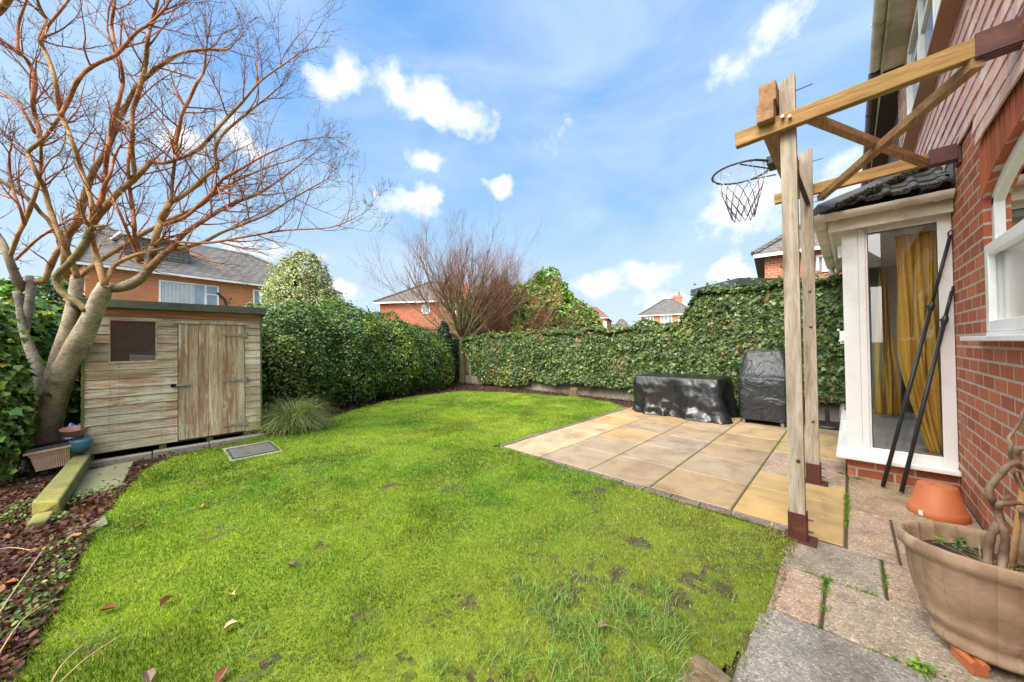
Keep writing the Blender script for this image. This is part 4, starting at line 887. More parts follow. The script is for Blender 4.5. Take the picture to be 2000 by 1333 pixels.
# ------------------------------------------------------------------ covered table
m, ntm, p = new_mat('black_plastic_sheet'); v = coords(ntm)
lk(ntm, ramp(ntm, noise(ntm, v, 5, 5, .6), [(.3, (.008, .008, .009)), (.7, (.016, .016, .018))]), p.inputs['Base Color']); p.inputs['Roughness'].default_value = .3; p.inputs['Specular IOR Level'].default_value = .6
w1 = noise(ntm, v, 7, 3, .5, 1.2); w2 = noise(ntm, coords(ntm, (1, 1, .5)), 28, 4, .6, .8); nb = bump(ntm, w1, None, .25, .03); bump(ntm, w2, p, .12, .004, nb); MT['sheet'] = m
def ridged(P, s, seed): return 1-np.abs(2*fbm(P*s, 3, seed)-1)*2
def drape(nm, lb, cat, ctr, levels, sheet_m, fold, parts=None, nper=200, seed=1):
    """levels: (z, hx, hy, cx, cy, corner radius, fold strength)"""
    t = thing(nm, lb, cat, (ctr[0], ctr[1], 0)); mb = MB(); rows = []
    L = [];  K = 46
    for k in range(K+1):
        u = k/K*(len(levels)-1); i = min(int(u), len(levels)-2); f = u-i; L.append([a+(b-a)*f for a, b in zip(levels[i], levels[i+1])])
    for z, hx, hy, cx_, cy_, cr, fs in L:
        per = []
        tot = 4*(hx+hy)
        for q in range(nper):
            s = q/nper*tot
            if s < 2*hx: x, y, n_ = -hx+s, -hy, (0, -1)
            elif s < 2*hx+2*hy: x, y, n_ = hx, -hy+(s-2*hx), (1, 0)
            elif s < 4*hx+2*hy: x, y, n_ = hx-(s-2*hx-2*hy), hy, (0, 1)
            else: x, y, n_ = -hx, hy-(s-4*hx-2*hy), (-1, 0)
            ex = max(0, abs(x)-(hx-cr)); ey = max(0, abs(y)-(hy-cr)); d = math.hypot(ex, ey)
            if d > 1e-6 and ex > 0 and ey > 0:
                g_ = cr/max(d, cr*1.0001) if d > cr else 1; x = math.copysign(hx-cr+ex*g_, x); y = math.copysign(hy-cr+ey*g_, y); n_ = (math.copysign(ex/d, x), math.copysign(ey/d, y))
            per.append((x, y, *n_))
        A = np.array(per); th_ = np.c_[A[:, 0]+cx_, A[:, 1]+cy_]
        nz = ridged(np.c_[th_*1.0, np.full(nper, z*.35)], 2.6, seed)*.8+ridged(np.c_[th_+z*.5, np.full(nper, z*.8)], 5.5, seed+4)*.4
        off = fs*fold*nz
        for q in range(nper): mb.v.append((ctr[0]+cx_+A[q, 0]+A[q, 2]*off[q], ctr[1]+cy_+A[q, 1]+A[q, 3]*off[q], z+.25*fs*fold*nz[q]*(0 if z < .06 else 1)))
    for k in range(K):
        for q in range(nper):
            a = k*nper+q; b = k*nper+(q+1) % nper; mb.f.append([a, b, b+nper, a+nper]); mb.c.append((1, 1, 1)); mb.m.append(0)
    top = K*nper; n0 = len(mb.v); z = L[-1][0]; mb.v.append((ctr[0]+L[-1][3], ctr[1]+L[-1][4], z-.004))
    for q in range(nper): mb.f.append([top+q, top+(q+1) % nper, n0]); mb.c.append((1, 1, 1)); mb.m.append(0)
    mb.build('cover', sheet_m, t, smooth=True); return t
tb = drape('covered_table', 'long low garden table wrapped in a shiny black plastic sheet by the ivy', 'table', (-2.09, 6.27), [
    (.012, .70, .42, 0, 0, .08, 1.6), (.03, .695, .415, 0, 0, .08, 1.5), (.14, .665, .385, 0, 0, .07, 1.3), (.32, .655, .375, 0, 0, .06, 1.), (.5, .655, .375, 0, 0, .05, .6), (.6, .66, .38, 0, 0, .04, .15), (.628, .66, .38, 0, 0, .04, .03), (.64, .648, .368, 0, 0, .04, 0), (.636, .4, .2, 0, 0, .04, .0), (.636, .2, .1, 0, 0, .04, .0)], MT['sheet'], .075, seed=5)
lg = MB()
for x in (-2.68, -1.5):
    for y in (5.95, 6.58): lg.box(x-.02, x+.02, y-.02, y+.02, .001, .6); 
lg.pieces('leg', MT['black'], tb)
m2, ntm, p = new_mat('grey_woven_cover'); v = coords(ntm)
lk(ntm, ramp(ntm, noise(ntm, v, 4, 5, .6), [(.3, (.016, .017, .02)), (.7, (.028, .03, .034))]), p.inputs['Base Color']); p.inputs['Roughness'].default_value = .42; p.inputs['Specular IOR Level'].default_value = .5
nb = bump(ntm, noise(ntm, v, 6, 2, .5, 1.5), None, .7, .04); bump(ntm, noise(ntm, v, 22, 4, .6, 1.), p, .25, .006, nb); MT['cover'] = m2
bq = drape('covered_barbecue', 'tall barbecue under a fitted dark grey cover, right of the low table', 'barbecue', (-.93, 6.32), [
    (.065, .27, .25, 0, 0, .05, .3), (.2, .27, .25, 0, 0, .05, .5), (.34, .272, .25, 0, 0, .05, .9), (.48, .272, .25, 0, 0, .05, .6), (.6, .275, .252, 0, 0, .05, .5), (.66, .275, .24, 0, .012, .05, .9), (.72, .27, .2, 0, .05, .05, 1.1), (.84, .262, .165, 0, .085, .05, .9), (.96, .25, .15, 0, .1, .05, .5), (1.05, .222, .12, 0, .11, .04, .25), (1.075, .205, .1, 0, .11, .03, .1), (1.08, .1, .05, 0, .11, .02, 0)], MT['cover'], .04, nper=160, seed=14)
mb = MB(); s = [(.1, -.256), (.34, -.262), (.6, -.262), (.66, -.235), (.72, -.155), (.84, -.085), (1.05, -.012), (1.078, .03)]
mb.tube([(-.93, 6.32+y-.012, z) for z, y in s], .0035, 6); mb.tube([(-1.17, 6.055, .62), (-1.05, 6.045, .585), (-.93, 6.04, .55), (-.81, 6.045, .585), (-.69, 6.055, .63)], .006, 6)
mb.tube([(-1.15, 6.06, .52), (-1.03, 6.05, .4), (-.93, 6.045, .32), (-.83, 6.05, .42), (-.7, 6.06, .6)], .004, 6); mb.build('seam', MT['cover'], bq, smooth=True)
mb = MB()
for x in (-1.16, -.7):
    for y in (6.1, 6.52): mb.box(x-.02, x+.02, y-.02, y+.02, .001, .068)
mb.pieces('foot', plain('grey_plastic_foot', (.2, .21, .22), None, 8, .5), bq, bevel=.004)
ub = thing('parasol_base', 'round black parasol base on the slabs by the far corner of the bay', 'parasol base', (-.25, 6.52, 0))
mb = MB(); mb.lathe([(.2, .001), (.205, .02), (.19, .045), (.15, .05), (.05, .06), (.03, .065), (.001, .066)], (-.25, 6.52, 0), 40); mb.build('weight', MT['black'], ub, smooth=True)
mb = MB(); mb.box(-.375, -.345, 6.43, 6.47, .03, .27); mb.tube([(-.25, 6.52, .06), (-.25, 6.52, .26)], .024, 12); mb.build('tube', MT['black'], ub)
# ------------------------------------------------------------------ edging bricks by the near lawn corner
for lb, pts, h_ in (('mossy broken edging stone lying at the near lawn corner', ((1360, 1272), (1432, 1325), (1420, 1340), (1345, 1290)), .055), ('small buff slab piece under the mossy edging stone', ((1330, 1300), (1400, 1345), (1380, 1380), (1310, 1360)), .02)):
    q = [G(a, b, h_) for a, b in pts]; mb = MB(); mb.prism([(v_.x, v_.y) for v_ in q], .0, h_)
    o = mb.build('edging_stone', plain('mossy_buff_stone', (.27, .2, .12), (.15, .12, .07), 16, .95, 1., 40, .02, dirt=(.07, .09, .02)), None, bevel=.006); tag(o, lb, 'stone')
# ------------------------------------------------------------------ shed
SX = -5.8; SY0, SY1 = -.575, .97
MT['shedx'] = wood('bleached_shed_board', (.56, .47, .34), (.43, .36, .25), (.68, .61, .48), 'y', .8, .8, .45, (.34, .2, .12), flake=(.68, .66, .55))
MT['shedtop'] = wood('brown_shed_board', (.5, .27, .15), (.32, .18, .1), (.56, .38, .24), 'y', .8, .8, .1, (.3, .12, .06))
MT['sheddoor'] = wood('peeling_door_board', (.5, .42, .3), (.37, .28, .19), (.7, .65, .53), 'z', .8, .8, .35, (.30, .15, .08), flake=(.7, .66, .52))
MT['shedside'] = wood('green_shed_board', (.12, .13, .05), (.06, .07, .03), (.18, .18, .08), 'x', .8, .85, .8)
shed = thing('garden_shed', 'weathered wooden garden shed with a boarded door and one small window', 'shed', (SX-.6, .2, 0))
WY0, WY1, WZ0, WZ1 = -.385, -.02, 1.07, 1.545; DY0, DY1, DZ0, DZ1 = .155, .805, .115, 1.515
mb = MB(); mt_ = MB(); z = .1; k = 0
while z < 1.6:
    z1 = min(z+.0985, 1.67); segs = [(SY0+.02, SY1-.0)]
    for a0, a1, b0, b1 in ((WY0, WY1, WZ0, WZ1), (DY0, DY1, DZ0, DZ1)):
        out = []
        for s0, s1 in segs:
            if z1 > b0+.02 and z < b1-.02 and s0 < a0 and s1 > a1: out += [(s0, a0), (a1, s1)]
            else: out.append((s0, s1))
        segs = out
    for s0, s1 in segs:
        f = random.uniform(.78, 1.15); tgt = mt_ if z > 1.5 else mb; tgt.col = (f, f*random.uniform(.96, 1.04), f*.98); t = random.uniform(0, .002)
        tgt.add([(SX+.006+t, s0, z+.004), (SX+.006+t, s1, z+.004), (SX-.001+t, s1, z1-.001), (SX-.001+t, s0, z1-.001), (SX-.016, s0, z+.004), (SX-.016, s1, z+.004), (SX-.016, s1, z1-.001), (SX-.016, s0, z1-.001)],
              [[0, 1, 2, 3], [0, 4, 5, 1], [1, 5, 6, 2], [2, 6, 7, 3], [3, 7, 4, 0]])
    z = z1; k += 1
mb.col = (.9, .9, .88); mb.box(SX-.016, SX+.004, DY0-.0, DY1, 1.517, 1.577); mb.box(SX-.016, SX+.004, WY0, WY1, 1.547, 1.577)
mb.build('front_boards', MT['shedx'], shed); mt_.build('top_boards', MT['shedtop'], shed)
nl = MB()
for y in (-.54, -.38, -.31, .02, .125, .835, .93):
    z = .1
    while z < 1.6:
        if not (WY0 < y < WY1 and WZ0-.03 < z < WZ1) :
            for dz in (.03, .07): nl.tube([(SX+.004, y+random.uniform(-.005, .005), z+dz+random.uniform(-.004, .004)), (SX+.0085, y, z+dz)], .0035, 6)
        z += .0985
tag(nl.build('nails', plain('dark_nail', (.04, .03, .025), None, 5, .7), shed), kind='stuff')
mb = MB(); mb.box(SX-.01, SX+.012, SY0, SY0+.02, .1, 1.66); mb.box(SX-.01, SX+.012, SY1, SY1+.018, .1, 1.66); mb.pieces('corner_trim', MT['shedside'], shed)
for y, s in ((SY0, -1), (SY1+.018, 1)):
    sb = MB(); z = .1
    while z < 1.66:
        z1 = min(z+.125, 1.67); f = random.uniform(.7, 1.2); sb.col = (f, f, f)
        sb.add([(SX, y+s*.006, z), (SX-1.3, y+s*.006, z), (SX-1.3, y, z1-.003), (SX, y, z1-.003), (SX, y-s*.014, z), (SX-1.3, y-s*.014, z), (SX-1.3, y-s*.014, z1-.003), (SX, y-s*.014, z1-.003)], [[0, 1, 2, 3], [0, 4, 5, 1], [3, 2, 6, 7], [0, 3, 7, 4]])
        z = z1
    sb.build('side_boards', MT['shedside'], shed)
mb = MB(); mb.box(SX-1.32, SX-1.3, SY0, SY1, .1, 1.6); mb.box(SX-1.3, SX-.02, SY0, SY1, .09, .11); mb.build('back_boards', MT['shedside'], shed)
rf = MB(); rf.add([(SX+.06, SY0-.07, 1.675), (SX+.06, SY1+.06, 1.675), (SX-1.4, SY1+.06, 1.56), (SX-1.4, SY0-.07, 1.56), (SX+.06, SY0-.07, 1.765), (SX+.06, SY1+.06, 1.765), (SX-1.4, SY1+.06, 1.63), (SX-1.4, SY0-.07, 1.63)],
    [[0, 3, 2, 1], [4, 5, 6, 7], [0, 1, 5, 4], [1, 2, 6, 5], [3, 0, 4, 7], [2, 3, 7, 6]]); rf.build('felt_roof', plain('mossy_roof_felt', (.13, .14, .11), (.085, .1, .08), 6, .85, .5, 60, .004, dirt=(.05, .055, .06)), shed, bevel=.004)
dr = thing('door', None, None); dr.parent = shed; dr.location = (.6, .3, 0)
mb = MB(); y = DY0+.006; nb_ = 7; w = (DY1-DY0-.012)/nb_
for k in range(nb_):
    f = random.uniform(.85, 1.12); mb.col = (f, f*.97, f*.93) if k != 0 else (f*.9, f*.97, f*.93); mb.box(SX-.012, SX+.012+random.uniform(-.0015, .0015), DY0+.006+k*w+.0015, DY0+.006+(k+1)*w-.0015, DZ0, DZ1)
mb.build('door_boards', MT['sheddoor'], dr)
mb = MB(); mb.box(SX-.03, SX-.015, DY0, DY1, DZ0, DZ1); mb.build('door_backing', MT['dark'], dr)
gm = plain('galvanised_hinge', (.33, .35, .32), (.24, .25, .22), 20, .5, .2, metal=.3)
for z in (1.385, .79, .21):
    h_ = MB(); h_.add([(SX+.016, DY1-.005, z-.02), (SX+.016, DY1-.235, z-.008), (SX+.016, DY1-.235, z+.008), (SX+.016, DY1-.005, z+.02), (SX+.02, DY1-.005, z-.02), (SX+.02, DY1-.235, z-.008), (SX+.02, DY1-.235, z+.008), (SX+.02, DY1-.005, z+.02)], [[4, 5, 6, 7], [0, 1, 5, 4], [1, 2, 6, 5], [2, 3, 7, 6], [3, 0, 4, 7]])
    h_.box(SX+.01, SX+.02, DY1+.004, DY1+.022, z-.045, z+.045); h_.tube([(SX+.02, DY1, z-.03), (SX+.02, DY1, z+.03)], .006, 8); h_.build('hinge', gm, dr)
mb = MB(); mb.box(SX+.012, SX+.03, DY0-.06, DY0+.1, .765, .79); mb.tube([(SX+.03, DY0+.1, .78), (SX+.05, DY0+.1, .78)], .007, 8); mb.build('latch', gm, dr)
mb = MB(); mb.box(SX+.014, SX+.03, DY0-.06, DY0-.015, .76, .795); mb.build('rusty_hasp', MT['rust'], dr)
mb = MB(); mb.box(SX, SX+.022, DY0-.04, DY1+.03, DZ1+.008, DZ1+.033); mb.build('drip_strip', MT['sheddoor'], shed)
wn_ = thing('window', None, None); wn_.parent = shed; wn_.location = (.6, -.4, 1.07)
mb = MB()
for a in ((WY0-.002, WY0+.01, WZ0, WZ1), (WY1-.01, WY1+.002, WZ0, WZ1), (WY0+.01, WY1-.01, WZ0-.01, WZ0+.008), (WY0+.01, WY1-.01, WZ1-.008, WZ1)): mb.box(SX-.02, SX+.009, *a)
mb.build('window_frame', MT['shedx'], wn_)
gl = MB(); gl.add([(SX-.012, WY0, WZ0), (SX-.012, WY1, WZ0), (SX-.012, WY1, WZ1), (SX-.012, WY0, WZ1)], [[0, 1, 2, 3]]); gl.build('glass_pane', glass('dusty_glass', (.62, .63, .62), .04, 0, 1., .07), wn_)
fb = MB(); fb.add([(SX-.12, WY0+.14, WZ0-.1), (SX-.12, WY1-.0, WZ0-.1), (SX-.06, WY1+.0, WZ0+.06), (SX-.06, WY0+.15, WZ0+.085)], [[0, 1, 2, 3]]); o = fb.build('foam_sheet', plain('white_foam', (.7, .72, .75), None, 4, .7), None, solid=.02); tag(o, 'white sheet leaning inside the shed window', 'sheet')
# edging slabs and bearers under the shed
for k, (y0, y1) in enumerate(((-.56, -.06), (-.05, .43), (.44, 1.0))):
    mb = MB(); mb.box(SX+.02, SX+.14, y0, y1, -.04, .04+.006*k); o = mb.build('concrete_edging', MT['conc'], None, bevel=.006)
    tag(o, ['left', 'middle', 'right'][k]+' mossy concrete strip on the ground along the shed front', 'edging slab', 'concrete strips along the shed front')
mb = MB()
for y in (-.55, .0, .42, .8): mb.box(SX-1.2, SX-.01, y, y+.06, -.02, .1)
mb.pieces('bearer', MT['shedside'], shed)
# ------------------------------------------------------------------ clutter left of the shed
p0 = atD(64, 924, 3.36); p1 = atD(141, 907, 3.52); ux = (p1-p0); Lx = ux.length; ux.normalize(); upv = Vector((0, 0, 1)); dv = ux.cross(upv).normalized()
if dv.dot(FWD) < 0: dv = -dv
up2 = ux.cross(dv); up2 = up2 if up2.z > 0 else -up2
tr = thing('trough_planter', 'ribbed pale terracotta trough lined with black plastic, beside the leaning tree trunk', 'planter', p0)
def tp_(a, b, c): return p0+ux*a+dv*b+up2*c
mb = MB(); hT = .2; dT = .2; nr = 16
def ringp(c, e, rib):
    out = []
    for k in range(nr*4+1):
        a = -e+(Lx+2*e)*k/(nr*4); out.append(tp_(a, -e+(.006 if rib and (k//2) % 2 else 0), c))
    for k in range(1, 9): out.append(tp_(Lx+e, -e+(dT+2*e)*k/8, c))
    for k in range(1, 9): out.append(tp_(Lx+e-(Lx+2*e)*k/8, dT+e, c))
    for k in range(1, 8): out.append(tp_(-e, dT+e-(dT+2*e)*k/8, c))
    return out
rings = [ringp(0, -.015, True), ringp(hT*.72, 0, True), ringp(hT*.74, .006, False), ringp(hT*.9, .01, False), ringp(hT*.9, .028, False), ringp(hT, .03, False), ringp(hT, .008, False)]
n = len(rings[0])
for r_ in rings: mb.v += [tuple(p) for p in r_]
for i in range(len(rings)-1):
    for k in range(n): a = i*n+k; b = i*n+(k+1) % n; mb.f.append([a, b, b+n, a+n]); mb.c.append((1, 1, 1)); mb.m.append(0)
mb.build('trough_body', plain('faded_terracotta', (.66, .52, .4), (.56, .4, .28), 7, .7, .3, 50, .003, dirt=(.3, .24, .17)), tr)
mb = MB(); rr = [ringp(hT+.004, .02, False), ringp(hT+.03, .012, False), ringp(hT+.032, -.008, False), ringp(hT*.35, -.015, False)]
for r_ in rr: mb.v += [tuple(p) for p in r_]
for i in range(3):
    for k in range(n): a = i*n+k; b = i*n+(k+1) % n; mb.f.append([a, b, b+n, a+n]); mb.c.append((1, 1, 1)); mb.m.append(0)
mb.f.append(list(range(3*n, 4*n))); mb.c.append((1, 1, 1)); mb.m.append(0); mb.build('liner', MT['black'], tr)
bp = atD(158, 866, 3.58); b_ = thing('blue_pot', 'round blue glazed pot behind the terracotta trough', 'plant pot', bp)
mb = MB(); mb.lathe([(.03, -.09), (.06, -.075), (.08, -.03), (.084, .02), (.08, .04), (.075, .042), (.07, .02), (.06, -.05), (.001, -.06)], tuple(bp), 36); mb.build('pot_body', plain('blue_glaze', (.06, .19, .25), (.05, .14, .19), 8, .3, .1), b_, smooth=True)
pk = atD(143, 843, 3.6); b_ = thing('pink_bowl', 'pale pink plastic bowl balanced on the blue pot', 'bowl', pk)
R_ = Matrix.Rotation(math.radians(12), 3, 'Y'); mb = MB(); mb.lathe([(.055, -.045), (.065, -.04), (.085, .03), (.09, .032), (.08, .03), (.065, -.035), (.001, -.038)], (0, 0, 0), 36); mb.v = [tuple(R_ @ Vector(p)+pk) for p in mb.v]
mb.build('bowl_body', plain('pink_plastic', (.55, .27, .2), (.5, .25, .19), 6, .5, .05), b_, smooth=True)
bt = atD(122, 838, 4.15); mb = MB(); n = 14
for i in range(n+1):
    for k in range(n+1): mb.v.append((bt.x-.25+.5*i/n, bt.y-.2+.4*k/n, bt.z-.06+.2*mnoise.noise(Vector((i*.3, k*.3, 1)))+.12*math.exp(-((i-n/2)**2+(k-n/2)**2)/12)))
for i in range(n):
    for k in range(n): a = i*(n+1)+k; mb.f.append([a, a+n+1, a+n+2, a+1]); mb.c.append((1, 1, 1)); mb.m.append(0)
o = mb.build('tarpaulin', plain('blue_tarp', (.015, .05, .35), (.01, .035, .25), 5, .4, .2), None, smooth=True); tag(o, 'crumpled blue tarpaulin in the gap between shed and tree', 'tarpaulin')
# mossy sleeper
MO = plain('mossy_timber', (.22, .21, .07), (.13, .13, .05), 6, .9, .8, 40, .01, dirt=(.3, .27, .06))
sl_ = thing('sleeper', 'mossy rotting timber sleeper lying at the left shed corner', 'sleeper', (-4.9, -.57, 0))
mb = MB(); mb.add([(-5.72, -.62, 0), (-4.2, -.64, 0), (-4.14, -.5, 0), (-5.72, -.5, 0), (-5.72, -.62, .13), (-4.24, -.645, .12), (-4.12, -.51, .115), (-5.72, -.5, .13)], [[0, 3, 2, 1], [4, 5, 6, 7], [0, 1, 5, 4], [1, 2, 6, 5], [2, 3, 7, 6], [3, 0, 4, 7]]); mb.build('timber', MO, sl_, bevel=.012)
mb = MB(); mb.box(-4.13, -3.93, -.62, -.53, 0, .06); o = mb.build('timber_block', MO, None, bevel=.012); tag(o, 'short rotten timber block at the near end of the mossy sleeper', 'timber')
GS = plain('green_grey_slab', (.2, .19, .12), (.13, .13, .08), 4, .85, .5, 70, .004, dirt=(.1, .12, .04))
for lb, q in (('wet grey stone slab on the ground in front of the left shed corner', ((158, 922), (262, 899), (236, 952), (138, 977))), ('small stone slab half buried in leaves below the sleeper', ((118, 1042), (205, 1006), (212, 1022), (150, 1052)))):
    q = [G(a, b, .02) for a, b in q]; mb = MB(); mb.prism([(v_.x, v_.y) for v_ in q], -.03, .02); o = mb.build('stone_slab', GS, None, bevel=.004); tag(o, lb, 'slab')
mh = thing('manhole_cover', 'square metal inspection cover set in the lawn in front of the shed door', 'manhole cover', (-5.05, .76, 0))
mb = MB(); mb.box(-5.4, -4.72, .53, 1.0, -.03, .012); mb.build('concrete_surround', MT['conc'], mh)
mm, ntm, p = new_mat('chequer_plate'); v = coords(ntm); ck = nd(ntm, 'ShaderNodeTexChecker'); ck.inputs['Scale'].default_value = 45; lk(ntm, v, ck.inputs[0])
lk(ntm, ramp(ntm, noise(ntm, v, 9, 6, .7), [(.35, (.12, .13, .13)), (.5, (.28, .3, .3)), (.7, (.09, .05, .03))]), p.inputs['Base Color']); p.inputs['Roughness'].default_value = .3; p.inputs['Metallic'].default_value = .5; bump(ntm, ck.outputs[1], p, .4, .002)
mb = MB(); mb.box(-5.28, -4.8, .57, .965, .0, .018); mb.build('metal_lid', mm, mh, bevel=.003)
mb = MB()
for a in ((-5.3, -4.78, .55, .568), (-5.3, -4.78, .967, .985), (-5.3, -5.282, .568, .967), (-4.798, -4.78, .568, .967)): mb.box(a[0], a[1], a[2], a[3], .0, .02)
mb.build('lid_frame', plain('dark_iron', (.06, .055, .05), None, 9, .6), mh)
# stump
sp = thing('tree_stump', 'short split tree stump in front of the ivy and gravel boards', 'stump', (-4.6, 6.72, 0))
mb = MB(); mb.lathe([(.12, -.03), (.11, .03), (.09, .1), (.085, .17), (.075, .2), (.03, .18), (.001, .17)], (-4.6, 6.72, 0), 26, 1, 1, lambda an, i, z: .13*math.sin(an*3+1)+.08*math.sin(an*7)+.03*math.sin(an*13+z*20)); mb.build('stump_wood', wood('dead_wood', (.12, .08, .05), (.05, .035, .025), (.2, .14, .09), 'z', 1, .9, .4), sp, smooth=True)
# ------------------------------------------------------------------ fence, gravel boards and ivy
FY = 7.1
PB = wood('brown_fence_slat', (.17, .1, .06), (.08, .05, .03), (.26, .17, .1), 'x', .8, .85, .3)
for k, (x0, x1) in enumerate(((-10.6, -8.9), (-8.8, -7.1), (-7.0, -5.3), (-5.2, -3.5), (-3.4, -1.7), (-1.6, -.05))):
    t = thing('fence_panel', ['brown slatted fence panel behind the bare tree in the far corner', 'brown slatted fence panel right of the corner tree, ivy starting on it', 'fence panel buried in ivy left of the stump', 'fence panel buried in ivy behind the stump', 'fence panel buried in ivy behind the covered table', 'fence panel under the tall ivy by the bay'][k], 'fence panel', (x0, FY, 0), 'fence panels along the back boundary')
    mb = MB(); z = .24
    while z < 1.42:
        f = random.uniform(.75, 1.2); mb.col = (f, f, f); mb.add([(x0, FY-.012, z), (x1, FY-.012, z), (x1, FY, z+.1), (x0, FY, z+.1), (x0, FY+.012, z), (x1, FY+.012, z)], [[0, 1, 2, 3], [0, 4, 5, 1]]); z += .085
    mb.build('slats', PB, t, solid=.006)
    mb = MB()
    for x in (x0+.02, (x0+x1)/2, x1-.02): mb.box(x-.02, x+.02, FY-.035, FY-.014, .24, 1.45)
    mb.pieces('batten', PB, t)
    mb = MB(); mb.box(x0, x1, FY-.025, FY+.02, -.02, .235); mb.build('gravel_board', plain('pale_gravel_board', (.4, .37, .3), (.3, .27, .21), 5, .9, .5, 60, .005, dirt=(.15, .15, .08)), t)
    mb = MB(); mb.box(x0-.09, x0-.0, FY-.045, FY+.045, -.02, 1.5); mb.build('fence_post', MT['conc'], t)
def ivy(nm, lb, x0, x1, hfun, n, size, pal, front, back, low, seed=0):
    t = thing(nm, lb, 'ivy', ((x0+x1)/2, FY, 0))
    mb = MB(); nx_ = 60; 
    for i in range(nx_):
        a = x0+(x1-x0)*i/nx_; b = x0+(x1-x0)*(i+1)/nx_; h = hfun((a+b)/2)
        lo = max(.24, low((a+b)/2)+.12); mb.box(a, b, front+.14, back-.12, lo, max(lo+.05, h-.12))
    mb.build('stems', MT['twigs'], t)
    X = rng.uniform(x0, x1, n); H = np.array([hfun(x) for x in X]); Lw = np.array([low(x) for x in X])
    face = rng.random(n) < .74; Z = np.where(face, Lw+(H-Lw)*rng.random(n)**.9, H); 
    bulge = fbm(np.c_[X*1.6, Z*1.9], 3, 40+seed)*.22+fbm(np.c_[X*5, Z*5], 2, 50+seed)*.08
    Y = np.where(face, front+.17-bulge+rng.normal(0, .02, n), rng.uniform(front, back, n))
    rd = np.clip((Z-(H-.25))/.25, 0, 1); Y = np.where(face, Y+.14*rd**2, Y)-(rng.random(n) < .08)*rng.exponential(.035, n); Z = np.where(face, Z, H-.09+fbm(np.c_[X*3, Y*3], 3, seed)*.16)+rng.normal(0, .012, n)+(~face)*(rng.random(n) < .12)*rng.exponential(.04, n)
    P = np.c_[X, Y, Z]; Nn = np.where(face[:, None], np.array([0, -1., .25]), np.array([0, -.25, 1.]))
    cn_ = fbm(np.c_[X*2.2, Z*2.2], 3, 60+seed); cols = pick(pal, n, .25); yel = (cn_ > (.60 if seed == 0 else .68)-.06*np.clip((-6.6-X), -1, 1)*(seed == 0))[:, None]; cols = np.where(yel & (rng.random((n, 1)) < .4), np.array([.25, .28, .06])*rng.uniform(.7, 1.3, (n, 1)), cols)
    dry = (fbm(np.c_[X*2.6, Z*2.6+7], 3, 61+seed) > .64)[:, None] | ((~face)[:, None] & (rng.random((n, 1)) < .12)); cols = np.where(dry & (rng.random((n, 1)) < .3), np.array([.26, .16, .085])*rng.uniform(.7, 1.2, (n, 1)), cols)
    leaves('foliage', P, Nn, size, None, MT['leaf'], t, LEAF_IVY, .55, .9, cols); return t
IV = [(4, (.065, .115, .03)), (3, (.10, .16, .042)), (2, (.15, .21, .065)), (1.6, (.04, .07, .02)), (1.2, (.22, .27, .11))]
hl = lambda x: 1.5+.02*math.sin(x*3)+.03*math.sin(x*7.1)-(.12*max(0, (-8.2-x)))
lowf = lambda x: (.04+.2*vnoise(np.array([[x*1.3, 3.3]]), 4)[0]+(.14 if -6.2 < x < -3.3 else 0)+max(0, (-8.15-x))*1.3)
ivy('ivy_hedge', 'long low wall of ivy over the back fence, yellowing towards its left end', -9.05, -2.15, hl, 72000, .052, IV, 6.86, 7.45, lowf, 0)
def hh_(x):
    t = np.clip((x+2.45)/.55, 0, 1); return 1.5+.62*(t*t*(3-2*t))+.03*math.sin(x*6)
ivy('ivy_hedge', 'taller block of ivy rising behind the covered barbecue and the posts', -2.45, .1, hh_, 36000, .052, IV, 6.84, 7.5, lambda x: .04+.12*vnoise(np.array([[x*2, 1.3]]), 4)[0]+(.2 if x > -.7 else 0), 9)
# ------------------------------------------------------------------ shrubs made of leaf shells
def blob(nm, lb, cat, E, n, size, pal, tmpl=LEAF_OVAL, mat='leaf', hang=.3, lump=.22, extra=None, noisec=None, group=None, inner=.8, bottom=-.05):
    """E: list of (x, y, z, rx, ry, rz)"""
    c0_ = Vector((E[0][0], E[0][1], 0)); t = thing(nm, lb, cat, c0_, group)
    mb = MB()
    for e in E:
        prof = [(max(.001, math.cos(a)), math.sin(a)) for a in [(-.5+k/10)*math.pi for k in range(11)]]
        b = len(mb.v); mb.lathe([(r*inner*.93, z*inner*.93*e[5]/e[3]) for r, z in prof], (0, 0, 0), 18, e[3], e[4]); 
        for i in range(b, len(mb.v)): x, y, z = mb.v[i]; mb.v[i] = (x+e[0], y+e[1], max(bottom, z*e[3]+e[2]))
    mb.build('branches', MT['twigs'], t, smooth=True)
    w = np.array([e[3]*e[5]+e[4]*e[5] for e in E]); w /= w.sum(); k = rng.choice(len(E), n, p=w); A = np.array(E)[k]
    d = norm(rng.normal(0, 1, (n, 3))); P = A[:, :3]+d*A[:, 3:]
    lum = 1-lump*.55+lump*1.2*fbm(P*2.6, 3, 12)-lump*.0; lum2 = lump*.35*fbm(P*8, 2, 3); lum = lum+lum2-rng.exponential(.035, n)+(rng.random(n) < .07)*rng.exponential(.06, n)
    P = A[:, :3]+d*A[:, 3:]*lum[:, None]
    keep = np.ones(n, bool)
    for j_, e in enumerate(E):
        q = (P-np.array(e[:3]))/np.array(e[3:]); keep &= (np.linalg.norm(q, axis=1) > .86) | (k == j_)
    keep &= P[:, 2] > bottom+.04
    P = P[keep]; d = d[keep]; m_ = len(P); cols = pick(pal, m_, .25)
    if noisec:
        f = (fbm(P*noisec[2], 3, 33) > noisec[1])[:, None]; cols = np.where(f & (rng.random((m_, 1)) < .65), np.array(noisec[0])*rng.uniform(.7, 1.3, (m_, 1)), cols)
    leaves('foliage', P, d+np.array([0, 0, .35]), size, None, MT[mat], t, tmpl, .6, hang, cols); return t
